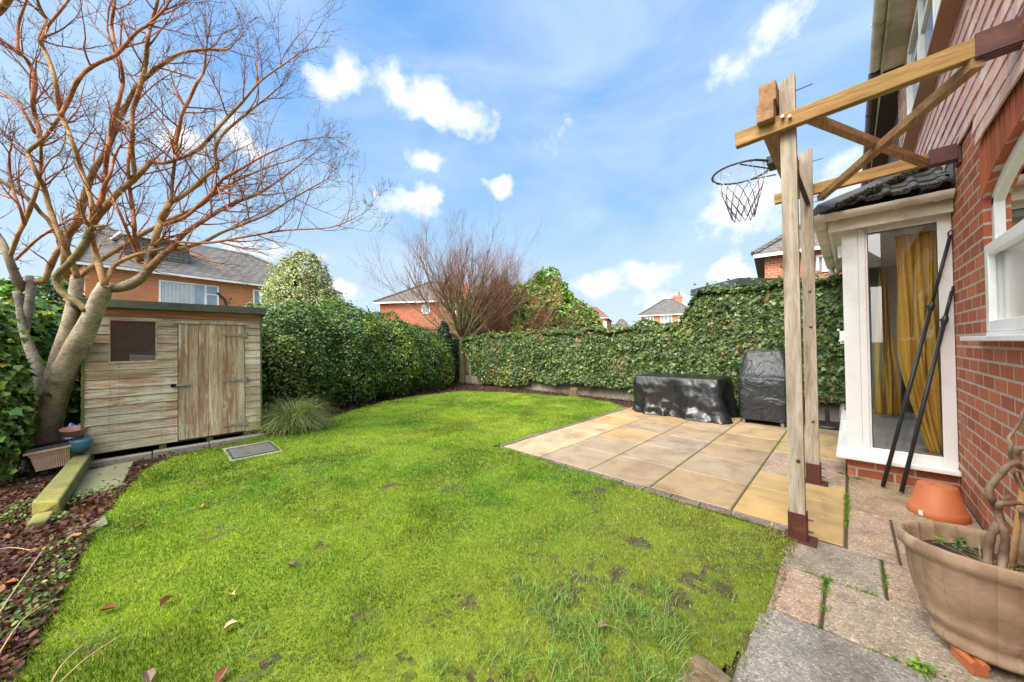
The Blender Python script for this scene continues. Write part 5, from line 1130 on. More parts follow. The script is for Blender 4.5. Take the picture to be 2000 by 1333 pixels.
HG = [(4, (.06, .125, .03)), (3, (.09, .18, .04)), (2, (.14, .25, .055)), (1.5, (.035, .07, .022)), (1, (.22, .3, .1))]
blob('laurel_hedge', 'big rounded dark green evergreen hedge between the shed and the far corner', 'hedge', [(-7.85, 1.7, .9, .95, 1.05, 1.12), (-8.2, 2.8, .9, 1., 1., 1.2), (-8.5, 3.9, .85, 1., 1., 1.1), (-8.75, 4.85, .75, .85, .9, .98), (-8.85, 5.6, .6, .62, .65, .85)], 125000, .05, HG, lump=.3, noisec=((.22, .28, .04), .6, 1.6))
blob('euonymus_bush', 'small yellow green bush against the dark hedge above the tufted grass', 'bush', [(-7.1, 1.5, .8, .42, .5, .62)], 5500, .05, [(3, (.14, .2, .04)), (2, (.22, .27, .05)), (2, (.06, .12, .025))], lump=.35)
vb = atD(590, 600, 9.3)
blob('variegated_bush', 'tall pale cream and green bush rising behind the dark hedge right of the shed', 'bush', [(vb.x, vb.y, 2.2, .75, .75, .9), (vb.x+.12, vb.y+.1, 2.9, .5, .5, .62), (vb.x-.3, vb.y-.2, 2.4, .5, .5, .55), (vb.x+.3, vb.y+.25, 2.35, .5, .5, .6)]+[(vb.x+random.uniform(-.45, .45), vb.y+random.uniform(-.45, .45), random.uniform(2.7, 3.5), .16, .16, random.uniform(.2, .38)) for _ in range(12)], 30000, .05, [(4, (.38, .41, .19)), (3, (.28, .33, .13)), (2, (.13, .18, .06)), (2, (.5, .5, .3))], lump=1., mat='leaf_dull', inner=.5)
q = atD(866, 700, 11.0)
blob('dark_conifer', 'narrow dark blue green conifer at the far end of the rounded hedge', 'conifer', [(q.x, q.y, .75, .28, .28, .85), (q.x+.05, q.y, 1.45, .17, .17, .5)], 9000, .06, [(3, (.02, .06, .035)), (2, (.035, .08, .04)), (1, (.05, .1, .05))], LEAF_SMALL, lump=.5)
q = atD(884, 690, 11.6)
blob('green_shrub', 'dark shrub squeezed between the conifer and the corner tree', 'shrub', [(q.x, q.y, .7, .26, .3, .8)], 5000, .05, [(3, (.03, .07, .03)), (2, (.05, .1, .03))], lump=.5)
q = atD(835, 650, 11.3)
blob('brown_shrub', 'reddish brown dry shrub showing behind the end of the dark hedge', 'shrub', [(q.x, q.y, 1.2, .5, .5, .55), (q.x+.35, q.y+.1, .9, .3, .3, .6)], 9000, .04, [(3, (.14, .07, .05)), (2, (.2, .12, .07)), (1, (.06, .09, .03))], LEAF_SMALL, 'leaf_dull', lump=.7, inner=.5)
ct_, st2_ = math.cos(TH), math.sin(TH)
LG = [(3, (.14, .26, .04)), (3, (.22, .34, .055)), (3, (.06, .13, .025)), (1, (.34, .42, .09))]
q = atD(1075, 600, 13.2)
blob('laurel_tree', 'bright yellow green evergreen tree beyond the ivy fence', 'tree', [(q.x, q.y, 2.0, 1.0, 1.0, 1.1), (q.x-.25, q.y-.2, 2.9, .5, .5, .8), (q.x+.55, q.y+.6, 1.8, .7, .7, .8), (q.x-.75, q.y-.6, 2.4, .5, .5, .8)]+[(q.x+a*ct_+random.uniform(-.3, .3), q.y+a*st2_+random.uniform(-.3, .3), z, .3, .3, random.uniform(.3, .5)) for a, z in ((-1.1, 2.5), (-.9, 3.1), (-.5, 3.4), (-.1, 3.6), (.3, 3.1), (.6, 2.8), (.9, 2.5), (1.2, 2.1), (1.4, 1.8), (.2, 3.3), (-.3, 3.0))], 34000, .1, LG, lump=1., inner=.6)
q = atD(955, 610, 13.6)
blob('yew_tree', 'dark evergreen behind the bare twiggy trees beyond the fence', 'tree', [(q.x, q.y, 2.0, 1.0, 1.0, 1.3), (q.x+.7, q.y+.6, 2.0, 1., 1., 1.3), (q.x+.35, q.y+.3, 2.8, .6, .6, .9)], 24000, .09, [(3, (.03, .07, .02)), (3, (.05, .1, .025)), (1.4, (.14, .2, .04))], LEAF_SMALL, lump=.6)
q = atD(1009, 628, 12.0)
blob('lime_conifer', 'small lime green pointed conifer peeping over the ivy fence', 'conifer', [(q.x, q.y, 1.3, .2, .2, .85)], 3500, .06, [(3, (.3, .42, .05)), (2, (.2, .32, .04))], LEAF_SMALL, lump=.4, bottom=1.)
q = atD(1170, 645, 12.)
blob('grey_green_hedge', 'low grey green hedge just beyond the ivy fence', 'hedge', [(q.x+.5*k, q.y+.36*k, 1.15, .5, .4, .62+.05*math.sin(k*2)) for k in range(-2, 4)], 12000, .06, [(3, (.12, .16, .06)), (2, (.08, .12, .05)), (1, (.2, .2, .08))], LEAF_SMALL, 'leaf_dull', lump=.5)
q = atD(1290, 640, 8.7)
blob('loose_ivy_mound', 'loose ivy mound lifting above the low ivy in front of the chimney house', 'ivy', [(q.x-.35, q.y, 1.35, .42, .3, .36), (q.x+.3, q.y+.2, 1.35, .42, .3, .34)], 3500, .07, [(3, (.06, .11, .03)), (2, (.1, .17, .04)), (1, (.22, .2, .06))], LEAF_IVY, lump=.5, inner=.6)
# close ivy at the left edge and foliage behind the trunks
C_ = atD(-108, 800, 3.05)
YL = [(3, (.10, .20, .04)), (3, (.16, .29, .055)), (2, (.25, .4, .08)), (1.2, (.04, .09, .025)), (.45, (.6, .54, .05)), (.7, (.3, .4, .2))]
blob('ivy_bush', 'close glossy ivy with yellow leaves filling the left edge', 'ivy', [(C_.x-.12, C_.y-.1, .6, .45, .5, 1.12), (C_.x-.2, C_.y-.4, .5, .42, .5, 1.0)], 19000, .062, YL, LEAF_IVY, lump=.2, hang=.7)
q = atD(70, 650, 5.2)
blob('holly_bush', 'dark bush with yellow leaves behind the leaning trunks, left of the shed', 'bush', [(q.x, q.y, .95, .75, .8, 1.0), (q.x-.8, q.y-.3, 1.2, .8, .8, 1.15), (q.x-.1, q.y+.6, .9, .6, .6, .95)], 20000, .085, [(4, (.03, .075, .02)), (3, (.055, .12, .025)), (1.3, (.16, .26, .04)), (.5, (.5, .45, .03))], lump=.35, hang=.6)
q = atD(20, 560, 4.4)
blob('climbing_ivy', 'loose green climber above the close ivy at the left edge', 'ivy', [(q.x-.3, q.y-.1, 1.2, .42, .42, .72)], 4200, .075, YL, LEAF_IVY, lump=.8, hang=.7, inner=.5)
# fountain grass
q = G(575, 843); fg = thing('ornamental_grass', 'arching tuft of pale green fountain grass at the right shed corner', 'grass', (q.x, q.y, 0))
def arcs(nm, c, n, L0, L1, w, cols, par, spread=.09, rise=1., k=7):
    V = []; m_ = n; an = rng.uniform(0, 2*math.pi, m_); L = rng.uniform(L0, L1, m_); bx_ = c[0]+rng.normal(0, spread, m_); by_ = c[1]+rng.normal(0, spread, m_); el = np.radians(rng.uniform(35, 88, m_))
    d = np.c_[np.cos(an), np.sin(an)]; sd = np.c_[-np.sin(an), np.cos(an)]
    r = np.zeros(m_); z = np.full(m_, c[2]); pts = []; e = el.copy()
    for i in range(k): 
        pts.append((r.copy(), z.copy())); r = r+np.cos(e)*L/(k-1); z = np.maximum(z+np.sin(e)*L/(k-1)*rise, c[2]+.01); e = e-rng.uniform(.12, .36, m_)*(1+i*.12)
    rows = []
    for i, (r, z) in enumerate(pts):
        ww_ = w*(1-i/(k-1))**.7+.0006
        for s in (-1, 1): rows.append(np.c_[bx_+d[:, 0]*r+sd[:, 0]*ww_*s, by_+d[:, 1]*r+sd[:, 1]*ww_*s, z])
    V = np.stack(rows, 1).reshape(-1, 3); f = np.array([[2*i, 2*i+1, 2*i+3, 2*i+2] for i in range(k-1)])
    Lp = (np.arange(m_)[:, None, None]*(2*k)+f[None]).ravel(); nf = m_*(k-1); c_ = pick(cols, m_, .2)
    return raw_mesh(nm, V, Lp, np.arange(nf)*4, np.full(nf, 4), np.repeat(c_, k-1, axis=0), MT['grass'], par)
arcs('blades', (q.x-.05, q.y, .02), 2600, .35, .72, .0032, [(3, (.2, .27, .09)), (3, (.13, .2, .06)), (2, (.36, .36, .16)), (1, (.5, .45, .25))], fg)
arcs('tall_stalks', (q.x-.05, q.y, .02), 40, .6, .85, .002, [(1, (.5, .42, .24))], fg, .05)
# dry stems in the near left bed
ds = thing('dry_stems', 'pale dry grass stems lying across the near left bed', 'dry stems', tuple(G(150, 1200)))
mb = MB()
for a in (((240, 1240, .03), (170, 1285, .06), (110, 1340, .05)), ((160, 1262, .02), (120, 1300, .08), (95, 1345, .05)), ((80, 1080, .05), (30, 1150, .08), (-20, 1225, .06)), ((60, 1075, .03), (20, 1070, .05), (-20, 1078, .05)), ((90, 1180, .03), (40, 1215, .07), (-10, 1290, .04))):
    P_ = [G(x, y, z) for x, y, z in a]; mb.tube(smoothpts(P_, 4), .0028, 5)
mb.build('stalks', plain('straw', (.5, .38, .2), (.4, .28, .14), 20, .7), ds)
# fallen leaves lying on the lawn, each its own thing
FLP = [((452, 1162), 'pale upright tan leaf standing on the middle lawn', (.6, .42, .25)), ((448, 1222), 'curled tan double leaf in the near lawn', (.55, .36, .22)), ((148, 1048), 'large pale orange leaf at the bed edge by the stone slab', (.62, .36, .16)), ((15, 1142), 'bright rust red leaf at the left picture edge', (.5, .12, .04)), ((393, 988), 'small orange leaf on the lawn below the manhole cover', (.6, .28, .12)), ((272, 1027), 'small tan leaf on the lawn near the bed edge', (.5, .34, .18)),
       ((432, 1318), 'brown and tan leaf in the bottom lawn', (.3, .14, .08)), ((1178, 1222), 'grey pink leaf among the coarse grass tufts', (.4, .25, .2)), ((325, 1172), 'dark red leaf pressed into the lawn', (.16, .05, .03)), ((212, 1188), 'rusty leaf near the left side of the lawn', (.22, .07, .03)), ((568, 1102), 'small purple brown leaf in the open middle lawn', (.2, .1, .1)), ((290, 1320), 'grey brown leaf at the bottom lawn edge', (.25, .17, .13))]
for k, ((px, py), lb, c) in enumerate(FLP):
    q = G(px, py, .03); mb = MB(); mb.col = c; s = .045 if k not in (2, 3) else .06; a0 = random.uniform(0, 6.28); R_ = Matrix.Rotation(a0, 3, 'Z') @ Matrix.Rotation(random.uniform(.2, .7), 3, 'X')
    T, FS = LEAF_OVAL; mb.add([R_ @ Vector((p[0]*s*1.3, (p[1]-.5)*s*1.3, p[2]*s*4))+q for p in T], FS); o = mb.build('fallen_leaf', MT['leaf_dull'], None, solid=.0008)
    for v_ in o.data.vertices: v_.co -= q
    o.location = q; tag(o, lb, 'leaf', 'fallen leaves on the lawn')
# ------------------------------------------------------------------ bare trees
def grow(mb, p, d, L, r, lev, up=.25, wig=.22, nseg=6, col=None, tips=None, side=3, kids=(5, 4, 3), out=None, spread=(.45, .85)):
    d = d.normalized(); pts = [p.copy()]; rad = [r]; dd = d.copy()
    for i in range(nseg):
        dd = (dd+Vector((random.gauss(0, wig), random.gauss(0, wig), random.gauss(0, wig)))*.5+Vector((0, 0, up*.25))).normalized(); pts.append(pts[-1]+dd*(L/nseg)); rad.append(max(.0009, r*(1-.8*(i+1)/nseg)))
    mb.col = col(r) if col else (1, 1, 1); mb.tube(pts, rad, side if r < .006 else 5, False)
    if tips is not None and r < .0055: tips += pts[2:]
    if lev > 0:
        for k in range(kids[-lev] if lev <= len(kids) else 3):
            i = random.uniform(1.2, nseg-.3); j_ = int(i); q = pts[j_].lerp(pts[j_+1], i-j_); t = (pts[j_+1]-pts[j_]).normalized()
            s_ = t.orthogonal().normalized(); s_.rotate(Matrix.Rotation(random.uniform(0, 6.28), 3, t)); a = random.uniform(*spread)
            nd_ = t*math.cos(a)+s_*math.sin(a)
            grow(mb, q, nd_, L*random.uniform(.45, .72)*(1-.3*i/nseg), max(.0011, rad[j_]*random.uniform(.5, .72)), lev-1, up, wig, max(4, nseg-1), col, tips, side, kids, out, spread)
BARK, ntb, pb_ = new_mat('bark')
vb_ = coords(ntb); at_ = nd(ntb, 'ShaderNodeAttribute', attribute_name='Col'); b1 = noise(ntb, vb_, 7, 6, .65, .6); b2 = noise(ntb, coords(ntb, (1, 1, 3.2)), 22, 6, .7, .5); b3 = noise(ntb, vb_, 2.6, 5, .7)
cb_ = mixc(ntb, 1., at_.outputs[0], ramp(ntb, b2, [(.3, (.5, .48, .45)), (.5, (.95, .95, .95)), (.72, (1.35, 1.33, 1.28))]), 'MULTIPLY')
cb_ = mixc(ntb, 1., cb_, ramp(ntb, b1, [(.32, (.45, .43, .42)), (.5, (1, 1, 1)), (.7, (1.25, 1.22, 1.1))]), 'MULTIPLY')
cb_ = mixc(ntb, ramp(ntb, b3, [(.52, (0, 0, 0)), (.68, (.45, .45, .45))]), cb_, (.17, .16, .06))
lk(ntb, cb_, pb_.inputs['Base Color']); pb_.inputs['Roughness'].default_value = .85; pb_.inputs['Specular IOR Level'].default_value = .2
nb_b = bump(ntb, b1, None, .8, .02); bump(ntb, b2, pb_, .9, .008, nb_b)
mt = thing('bare_maple', 'large leafless maple with orange red branches leaning over the shed', 'tree', (-5.95, -.95, 0))
TK = MB(); LM = MB(); TIPS = []
def tc_(r): 
    if r > .03: return (.3, .24, .17)
    if r > .016: c = (.4, .24, .11)
    elif r > .006: c = (.44, .19, .1)
    elif r > .003: c = (.33, .11, .07)
    else: c = (.17, .085, .06)
    f = random.uniform(.8, 1.2); return tuple(x*f for x in c)
def px_limb(mb, pts, n=8, col=None, spawn=0, D0=3.6, D1=3.6, sl=.62, sr=.4, wob=.06):
    """pts (x, y, half width px) traced from the photograph, at its own distance"""
    k = len(pts); P_ = []; R_ = []
    for i, (x, y, r) in enumerate(pts):
        D = D0+(D1-D0)*i/(k-1)+wob*math.sin(i*2.2+x*.05); P_.append(atD(x, y, D)); R_.append(r*D/F/math.sqrt(1+((x-1000)/F)**2))
    P2 = smoothpts(P_, 3); R2 = []
    for i in range(k-1):
        for j_ in range(3): R2.append(R_[i]+(R_[i+1]-R_[i])*j_/3)
    R2.append(R_[-1]); R2 = [r*(1+.06*math.sin(i*1.9+r*900)) for i, r in enumerate(R2)]
    mb.col = col or tc_(sum(R2)/len(R2)); mb.tube(P2, R2, n, True)
    for s in range(spawn):
        i = random.uniform(len(P2)*.2, len(P2)-1.2); j_ = int(i); q_ = P2[j_]; t = (P2[j_+1]-P2[j_]).normalized(); s_ = t.orthogonal().normalized(); s_.rotate(Matrix.Rotation(random.uniform(0, 6.28), 3, t)); a = random.uniform(.5, 1.0)
        grow(LM, q_, t*math.cos(a)+s_*math.sin(a), sl*random.uniform(.6, 1.25), min(R2[j_]*.6, .0085), 2, .3, .24, 7, tc_, TIPS, 3, (4, 4))
    # leafy end of the limb
    t = (P2[-1]-P2[-3]).normalized()
    for s in range(3 if spawn else 0): grow(LM, P2[-1], t+Vector((random.gauss(0, .35), random.gauss(0, .35), random.gauss(0, .35))), sl*.62*random.uniform(.6, 1.1), max(.002, R2[-1]*.85), 2, .2, .2, 7, tc_, TIPS, 3, (5, 4))
GB = (.42, .36, .27)
px_limb(TK, [(80, 905, 40), (88, 860, 36), (99, 800, 34), (120, 740, 32), (144, 690, 27), (170, 640, 24), (192, 590, 21), (207, 557, 17)], 20, GB, wob=0, D0=3.74, D1=3.5)
px_limb(TK, [(98, 800, 24), (104, 750, 23), (116, 700, 20), (133, 640, 17), (146, 580, 15), (152, 540, 14)], 14, GB, wob=0, D0=3.66, D1=3.76)
px_limb(TK, [(82, 820, 22), (84, 770, 18), (76, 725, 17), (58, 680, 12), (44, 640, 9), (38, 600, 9), (34, 570, 11)], 12, (.24, .21, .18), wob=0, D0=3.75, D1=3.85)
px_limb(TK, [(50, 650, 9), (54, 610, 11), (60, 570, 11), (57, 540, 10)], 10, (.26, .23, .19), wob=0, D0=3.86, D1=3.9)
px_limb(TK, [(212, 562, 14), (235, 562, 14), (262, 552, 13), (283, 536, 12), (292, 512, 10), (300, 482, 9)], 12, (.27, .22, .15), wob=0, D0=3.55, D1=3.5)
px_limb(TK, [(170, 608, 9), (150, 590, 9), (126, 576, 9), (110, 552, 9), (113, 535, 9), (130, 520, 9), (150, 498, 9.5), (168, 472, 10), (176, 445, 10), (180, 432, 9)], 12, (.25, .2, .09), wob=0, D0=3.5, D1=3.35)
LMB = [
 ([(44, 566, 12), (30, 540, 12), (15, 500, 11), (0, 468, 10), (-30, 425, 8), (-60, 370, 6)], 4, 3.85, 3.7),
 ([(57, 545, 8), (85, 550, 7), (98, 520, 9), (112, 492, 8), (122, 478, 6)], 2, 3.9, 3.95),
 ([(150, 545, 9), (128, 540, 9), (127, 500, 9), (132, 462, 10), (150, 436, 11), (158, 410, 10), (170, 370, 8), (185, 330, 8), (205, 300, 7.5), (225, 255, 7), (243, 215, 6), (260, 180, 6), (280, 155, 6), (322, 122, 5), (358, 103, 4), (407, 97, 3), (444, 97, 2), (459, 83, 1)], 12, 3.75, 3.4),
 ([(178, 437, 7), (180, 400, 5.5), (170, 365, 6), (158, 330, 6), (150, 300, 6), (138, 270, 6), (133, 255, 6), (117, 215, 7), (110, 170, 6), (100, 130, 6), (85, 95, 6), (78, 78, 6), (88, 55, 5), (88, 35, 5), (78, 15, 4), (68, -15, 4)], 10, 3.35, 3.0),
 ([(80, 80, 4), (93, 52, 4), (115, 25, 3.5), (138, -5, 3)], 3, 3.05, 2.9),
 ([(178, 437, 6), (190, 405, 5.5), (200, 372, 5), (215, 342, 4), (221, 315, 4), (233, 288, 2.5)], 4, 3.35, 3.2),
 ([(180, 438, 9), (200, 412, 9), (225, 382, 8), (262, 350, 7.5), (280, 332, 7), (296, 316, 6), (320, 319, 4.5), (345, 312, 4.5), (366, 304, 4.5), (395, 285, 4.5), (420, 257, 4), (445, 229, 4), (475, 198, 3), (500, 168, 2.5), (520, 150, 2), (560, 122, 1.5), (580, 106, .8)], 14, 3.35, 3.3),
 ([(264, 346, 6), (258, 300, 5.5), (258, 260, 5.5), (258, 220, 5.5), (268, 190, 6), (277, 155, 6), (285, 120, 5.5), (288, 80, 5), (295, 45, 4.5), (306, 10, 4), (310, -20, 3.5)], 9, 3.3, 3.0),
 ([(345, 312, 4), (342, 290, 5), (350, 250, 4.5), (356, 220, 4.5), (372, 190, 4), (384, 163, 3.5), (398, 140, 3), (402, 105, 2)], 7, 3.3, 3.15),
 ([(118, 228, 6), (137, 190, 6), (150, 160, 6), (170, 137, 5.5), (195, 122, 5), (225, 108, 5), (245, 88, 4.5), (268, 62, 4), (290, 48, 3.5), (320, 20, 3)], 8, 3.2, 3.0),
 ([(195, 412, 6), (203, 370, 6), (206, 330, 6), (210, 290, 6), (216, 260, 6), (226, 220, 5.5), (235, 185, 5), (240, 160, 4.5), (237, 130, 4), (225, 90, 4), (218, 50, 4), (222, 20, 3.5), (226, -20, 3)], 9, 3.4, 3.1),
 ([(152, 545, 8), (137, 505, 8), (122, 470, 7.5), (108, 440, 7), (95, 400, 7), (85, 365, 6.5), (72, 340, 6), (60, 315, 6), (55, 297, 6), (75, 280, 6), (95, 258, 5.5), (112, 235, 5), (120, 222, 5)], 8, 3.6, 3.3),
 ([(78, 278, 6), (76, 255, 6.5), (68, 225, 6), (64, 200, 6), (68, 160, 7), (60, 130, 6), (48, 112, 5), (35, 100, 5), (36, 50, 4), (45, 20, 3.5), (58, -15, 3)], 8, 3.5, 3.2),
 ([(38, 108, 4), (20, 92, 3.5), (0, 78, 3), (-20, 62, 3)], 2, 3.3, 3.2),
 ([(205, 558, 10), (196, 530, 8.5), (188, 500, 8), (180, 468, 7), (176, 446, 7)], 2, 3.5, 3.4),
 ([(300, 482, 9), (308, 452, 8), (315, 430, 8), (325, 410, 8), (334, 395, 7), (355, 384, 5.5), (385, 362, 5), (405, 342, 5), (424, 326, 5), (420, 300, 4.5), (424, 280, 4), (436, 262, 3.5), (460, 240, 3), (490, 215, 2.5), (520, 192, 2), (548, 168, 1.2)], 14, 3.5, 3.6),
 ([(334, 396, 4.5), (336, 360, 4), (340, 325, 4), (342, 305, 4)], 3, 3.5, 3.35),
 ([(285, 532, 10), (308, 508, 9), (330, 488, 8), (360, 484, 5), (400, 472, 4), (430, 456, 3.5), (470, 440, 3), (520, 420, 2.5), (560, 395, 2), (600, 372, 1.5), (640, 350, 1)], 13, 3.5, 3.7),
 ([(308, 466, 4.5), (340, 472, 3.5), (400, 475, 3), (440, 470, 3), (500, 459, 2.5), (560, 450, 2), (620, 447, 1.5), (660, 441, 1.2), (705, 420, .6)], 12, 3.5, 3.4),
 ([(318, 440, 5.5), (360, 425, 4.5), (390, 400, 4.5), (420, 370, 4.2), (435, 350, 3.5), (470, 330, 3), (520, 302, 2), (580, 276, 1.2)], 12, 3.5, 3.3),
 ([(328, 492, 7), (360, 456, 6), (400, 430, 5), (430, 411, 4.5), (460, 396, 4), (500, 380, 3), (540, 356, 2.2), (575, 330, 1.5), (605, 306, .8)], 14, 3.5, 3.9),
 ([(207, 548, 6), (225, 518, 6), (260, 500, 5), (290, 488, 4.5), (312, 470, 3.5)], 3, 3.5, 3.5),
 ([(152, 545, 7), (175, 525, 6.5), (205, 503, 6), (240, 482, 6), (270, 462, 6), (300, 446, 5.5), (330, 430, 5), (365, 415, 4.5), (395, 400, 4), (430, 372, 3), (480, 345, 2.4), (530, 325, 1.6), (580, 310, .8)], 12, 3.75, 4.1),
 ([(278, 512, 5), (264, 465, 5), (262, 440, 5.5), (258, 400, 5), (252, 360, 4.5), (250, 320, 4), (252, 280, 3)], 5, 3.5, 3.3),
 ([(272, 516, 4.5), (256, 470, 4), (240, 432, 4), (228, 405, 3.5), (218, 380, 3)], 3, 3.48, 3.3),
 ([(20, 502, 6), (35, 460, 6), (50, 430, 6.5), (62, 400, 6), (75, 360, 5), (80, 320, 4.5), (80, 285, 4)], 6, 3.7, 3.5),
 ([(48, 438, 5), (40, 410, 4.5), (28, 380, 4), (20, 345, 4), (18, 300, 3)], 4, 3.6, 3.5),
 ([(122, 478, 6), (96, 433, 6), (79, 416, 6), (60, 392, 6), (29, 373, 6), (0, 352, 6), (-40, 325, 5)], 4, 3.8, 3.6),
 ([(70, 262, 5), (50, 225, 4), (30, 200, 4), (0, 180, 3.5), (-20, 165, 3)], 3, 3.5, 3.4),
 ([(-10, 28, 11), (8, 10, 11), (22, -12, 10)], 0, 3.0, 2.9),
 ([(30, 508, 4), (70, 470, 4), (100, 450, 3.5), (135, 430, 3)], 2, 3.6, 3.5),
]
for pts, sp_, a, b in LMB: px_limb(LM, pts, 7, None, int(sp_*1.0), a, b)
TK.build('trunk', BARK, mt, smooth=True); LM.build('crown', BARK, mt, smooth=True)
TP = np.array([tuple(t) for t in random.sample(TIPS, min(len(TIPS), 16000))])
leaves('buds', TP, norm(rng.normal(0, 1, (len(TP), 3))), .011, [(2, (.2, .1, .06)), (1, (.4, .32, .2))], MT['leaf_dull'], mt, LEAF_SMALL, 1.)
def vase(nm, lb, base, D, H, nl, spread, colf, up=.5, Lk=1., trunk=None, r0=.05, lev=3, kids=(5, 5, 4), fork=1.6, lean=0):
    t = thing(nm, lb, 'tree', (base.x, base.y, 0)); tm = MB(); cm_ = MB(); tm.col = (.2, .18, .1)
    f = Vector((base.x, base.y, fork)); tm.tube(smoothpts([Vector((base.x, base.y, -.1)), Vector((base.x+.02, base.y, fork*.35)), Vector((base.x-.01, base.y, fork*.7)), f], 4), [r0*2*(1.25-.04*i) for i in range(13)], 12)
    for k in range(nl):
        az = k*2.4+random.uniform(-.3, .3); s = .12+(spread-.12)*random.random()**.8; d = Vector((math.cos(az)*s, math.sin(az)*s, 1)).normalized()
        grow(cm_, f-Vector((0, 0, random.uniform(0, .35*min(1, fork)))), d, H*random.uniform(.75, 1.05)*Lk, r0*random.uniform(.55, .9), lev, up, .16, 9, colf, None, 3, kids, spread=(.25, .62))
    tm.build('trunk', BARK, t, smooth=True); cm_.build('crown', BARK, t); return t
def pc(r):
    c = (.2, .17, .09) if r > .018 else ((.22, .13, .08) if r > .007 else (.2, .085, .07)); f = random.uniform(.8, 1.2); return tuple(x*f for x in c)
random.seed(21)
q = G(903, 747); vase('bare_tree', 'leafless vase shaped tree standing in the far corner by the fence', q, 11.7, 3.0, 30, 2.6, pc, .3, 1., None, .055, 3, (6, 7, 6), 1.6)
def rc(r): c = (.34, .22, .16) if r > .014 else (.42, .17, .12); f = random.uniform(.8, 1.2); return tuple(x*f for x in c)
q = atD(985, 640, 12.6); vase('red_twig_tree', 'leafless tree with reddish brown twigs right of the corner tree, beyond the fence', q, 12.6, 3.6, 11, 1.1, pc, .4, .95, None, .05, 3, (5, 5, 4), .9)
q = atD(1010, 640, 12.4); vase('red_bush', 'low reddish twiggy bush in front of the bright evergreen', q, 12.4, 2.3, 22, 2.0, rc, .1, 1., None, .034, 3, (5, 6, 6), 1.1)
# ------------------------------------------------------------------ houses beyond the garden
def rmat(nm, a, b, c): return brick(nm, a, b, c, tuple(x*.45 for x in a), .3, .14, .012, .7, bd=.02)
R1 = rmat('grey_roof_tiles', (.12, .11, .105), (.17, .155, .145), (.2, .175, .15)); R2 = rmat('red_roof_tiles', (.22, .1, .085), (.28, .14, .11), (.3, .15, .12))
OB = brick('orange_house_brick', (.6, .2, .08), (.66, .24, .1), (.7, .28, .12), (.5, .28, .17), .26, .085, .01)
MT['winglass'] = plain('dark_window_glass', (.16, .2, .25), (.3, .36, .42), 1.2, .08, 0, spec=.8)
MT['render'] = plain('white_render', (.68, .68, .66), None, 2, .8, .1)
def onplane(px, py, P0, d):
    r = ray(px, py); n_ = Vector((-d.y, d.x, 0)); C = Vector((0, 0, H0)); t = (P0-C).dot(n_)/r.dot(n_); p = C+r*t; return (p-P0).dot(d), p.z
